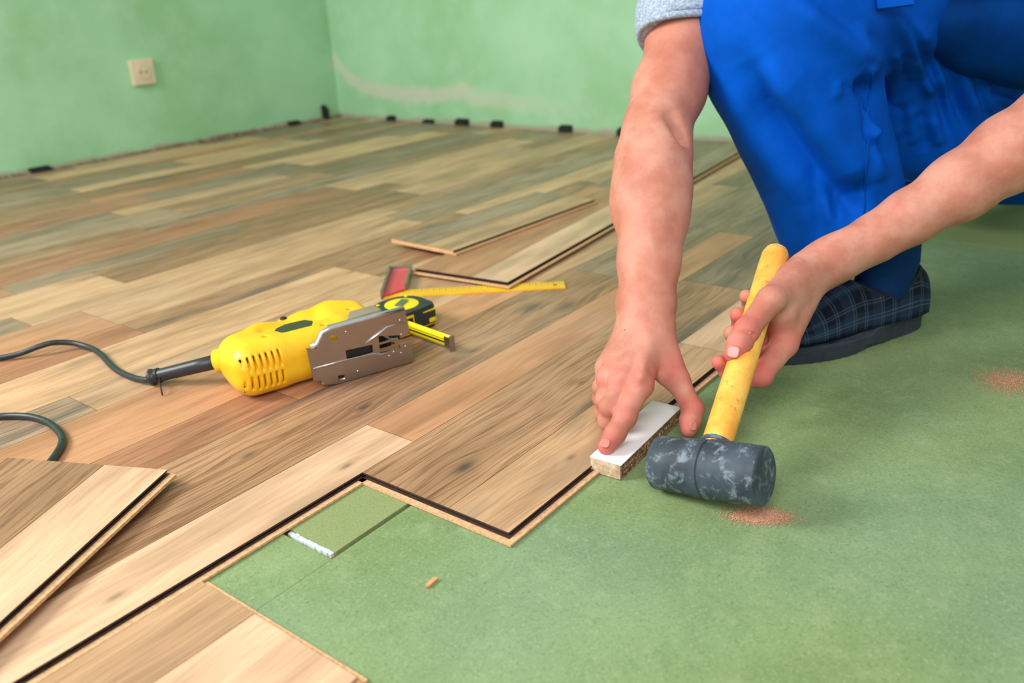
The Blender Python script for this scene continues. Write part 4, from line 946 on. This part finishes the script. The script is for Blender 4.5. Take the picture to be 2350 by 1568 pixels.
# --- slipper, sock
hl0 = F(2158, 766, -.008); tl0 = F(1786, 852, -.008); sx = (tl0 - hl0); sx.z = 0; LS = sx.length; sx.normalize(); sy = Vector((sx.y, -sx.x, 0))
if sy.dot(Vector((FWD.x, FWD.y, 0))) < 0: sy = -sy
Ms = Matrix.Identity(4); Ms = Matrix((sx, sy, Vector((0, 0, 1)))).transposed().to_4x4(); Ms.translation = Vector((hl0.x, hl0.y, -.008))
LS += .012
def plaid():
    q = N('navy_plaid', .85, 0, .2); x, y_, z = q.xyz(q.attr('wc').outputs['Vector'])
    def band(v, per_, w, off=0.0):
        fr = q.math('FRACT', q.math('MULTIPLY', q.math('ADD', v, off), 1 / per_)); return q.math('LESS_THAN', fr, w)
    p = q.pos(); n = q.noise(p, 500, 3)
    c = q.mix(q.ramp(n, .3, .7), srgb(10, 16, 30), srgb(20, 30, 50))
    c = q.mix(q.math('MULTIPLY', band(x, .05, .34), .40), c, srgb(40, 62, 86)); c = q.mix(q.math('MULTIPLY', band(y_, .05, .34, .01), .40), c, srgb(40, 62, 86))
    for o_ in (.0, .004, .020, .024):
        c = q.mix(q.math('MULTIPLY', band(x, .05, .035, o_), .32), c, srgb(84, 112, 128)); c = q.mix(q.math('MULTIPLY', band(y_, .05, .035, o_), .32), c, srgb(84, 112, 128))
    q.color(c); q.bump(n, .4, .0006); return q.m
M_PLAID = plaid(); M_SOLE = plain('black_rubber_sole', srgb(44, 52, 64), .6, var=.2)
shoe = empty('slipper', hl0); shoe.parent = per; shoe.matrix_parent_inverse = Matrix.Translation(-per.location)
tag(shoe, 'dark plaid slipper')
def outline(n=120, grow=0.0):
    pts = []
    for i in range(n):
        t = 2 * PI * i / n; x = .5 - .5 * math.cos(t); s_ = math.sin(t)
        w = .031 + .017 * math.sin(PI * min(1, max(0, (x - .25) / .9))) ; k = abs(s_) ** .55 * (1 if s_ >= 0 else -1)
        pts.append((x * LS, .046 + k * (w + grow) - .004 * math.sin(PI * x), x))
    return pts
ol = outline(); vs = []; fs = []; n = len(ol)
levels = [0, .012, .0125, .0195, .022]
for li, z in enumerate(levels):
    for i, (x, y_, t) in enumerate(ol):
        rib = (.0009 if i % 2 else -.0003) if li in (0, 1) else 0
        nx, ny = x - LS * .5, (y_ - .046) * 4; l = math.hypot(nx, ny); zz = z
        if li == 0:
            xa = 1 - t; ar = math.exp(-((t - .42) / .075) ** 2); zz = z + .0085 * ar + (.012 * max(0, (t - .86) / .14) ** 2)
        if li >= 1: zz = z + (.008 if t < .36 else .008 * max(0, 1 - (t - .36) / .05)) + (.006 * max(0, (t - .86) / .14) ** 2)
        e = .0 if li < 4 else -.003
        vs.append(Ms @ Vector((x + nx / l * (rib + e), y_ + ny / l * (rib + e), zz)))
for li in range(len(levels) - 1):
    for i in range(n): i2 = (i + 1) % n; fs.append((li * n + i, li * n + i2, (li + 1) * n + i2, (li + 1) * n + i))
fs.append(tuple(range(n))[::-1]); fs.append(tuple((len(levels) - 1) * n + i for i in range(n)))
o = mesh('sole', vs, fs, M_SOLE, shoe); o.matrix_parent_inverse = Matrix.Translation(-Vector(shoe.matrix_world.translation if False else hl0)); tag(o, 'ribbed black rubber sole')
SEC = [(0.0, .016, .052), (.006, .026, .080), (.03, .033, .098), (.06, .0345, .092), (.10, .036, .080), (.13, .038, .082), (.16, .041, .076), (.19, .0435, .064), (.22, .0440, .052), (.245, .040, .043), (.265, .031, .034), (.278, .018, .026), (.2825, .004, .02)]
vs = []; fs = []; wcs = []; K = 28; sc = LS / .2825; XO0, XO1 = .012, .132
def sec(x):
    for (a_, b_) in zip(SEC, SEC[1:]):
        if a_[0] <= x <= b_[0] + 1e-9: t = (x - a_[0]) / (b_[0] - a_[0]); return a_[1] + (b_[1] - a_[1]) * t, a_[2] + (b_[2] - a_[2]) * t
    return SEC[-1][1:]
def opening(x):
    if x <= XO0 or x >= XO1: return PI / 2
    t = (x - XO0) / (XO1 - XO0); return PI / 2 - 1.12 * math.sin(PI * t) ** .6 * (1 - .2 * t)
def shoe_pt(x, t):
    w, h = sec(x); cx = math.cos(t); return Ms @ Vector((x * sc * .985 + .003, .044 + (abs(cx) ** .8) * (1 if cx > 0 else -1) * w, .028 + (h - .024) * max(0, math.sin(t)) ** .85))
XS = [0, .003, .007, .012, .0135, .0155, .018, .022, .026, .031, .036, .048, .06, .072, .084, .096, .108, .114, .120, .124, .127, .1295, .1315, .134, .145, .16, .175, .19, .205, .22, .235, .248, .258, .267, .275, .280, .2825]
for x in XS:
    op_ = opening(x)
    for side in (0, 1):
        for k in range(K // 2 + 1):
            u = k / (K // 2); t = op_ * u if side == 0 else PI - op_ * (1 - u)
            vs.append(shoe_pt(x, t)); wcs.append((x, t / PI * .16, 0))
C_ = 2 * (K // 2 + 1)
for i in range(len(XS) - 1):
    for k in range(C_ - 1):
        if k == K // 2 and (opening(XS[i]) < PI / 2 - .01 or opening(XS[i + 1]) < PI / 2 - .01): continue
        a = i * C_ + k; fs.append((a, a + 1, a + C_ + 1, a + C_))
up_ = mesh('upper', vs, fs, M_PLAID, shoe, smooth=True); up_.matrix_parent_inverse = Matrix.Translation(-hl0); tag(up_, 'navy plaid cloth upper')
A = up_.data.attributes.new('wc', 'FLOAT_VECTOR', 'POINT'); A.data.foreach_set('vector', [x for w_ in wcs for x in w_])
md = up_.modifiers.new('s', 'SOLIDIFY'); md.thickness = .002; md.offset = -1
xr = [XO0 + (XO1 - XO0) * k / 24 for k in range(25)]
xr = [x for x in XS if XO0 <= x <= .134]; rim = [shoe_pt(x, opening(x)) for x in xr] + [shoe_pt(x, PI - opening(x)) for x in xr[::-1]]
c_ = tube('collar', catmull(rim, 2), .0030, plain('black_binding', srgb(14, 16, 22), .7), shoe, 10); c_.matrix_parent_inverse = Matrix.Translation(-hl0)
vs = []; fs = []
for x in XS:
    w, h = sec(x)
    for k in range(13):
        t = PI * k / 12; vs.append(Ms @ Vector((x * sc * .975 + .004, .044 + math.cos(t) * (w - .0025), .026 + (min(h, .052) - .024) * math.sin(t) ** .6)))
for i in range(len(XS) - 1):
    for k in range(12): a = i * 13 + k; fs.append((a, a + 1, a + 14, a + 13))
ln = mesh('lining', vs, fs, plain('dark_lining', srgb(20, 22, 28), .9), shoe, smooth=True); ln.matrix_parent_inverse = Matrix.Translation(-hl0)
ns = 1 if shoe_pt(.13, 0.1).y < shoe_pt(.13, PI - .1).y else -1
gt = (lambda t: t) if (CAM - shoe_pt(.13, .1)).length < (CAM - shoe_pt(.13, PI - .1)).length else (lambda t: PI - t)
gs = [shoe_pt(.112, gt(.98)), shoe_pt(.126, gt(.95)), shoe_pt(.134, gt(.75)), shoe_pt(.128, gt(.52)), shoe_pt(.112, gt(.62))]
c_ = tube('elastic_gore', catmull(gs, 5), .0022, M_BLK, shoe, 8); c_.matrix_parent_inverse = Matrix.Translation(-hl0)
tube('sock', [Ms @ Vector(p) for p in [(.085, .045, .035), (.070, .045, .070), (.062, .045, .105), (.066, .045, .150), (.075, .045, .20)]], [.034, .036, .038, .038, .036], cloth_mat('dark_blue_sock', srgb(14, 46, 88), srgb(22, 62, 110)), per, 24)
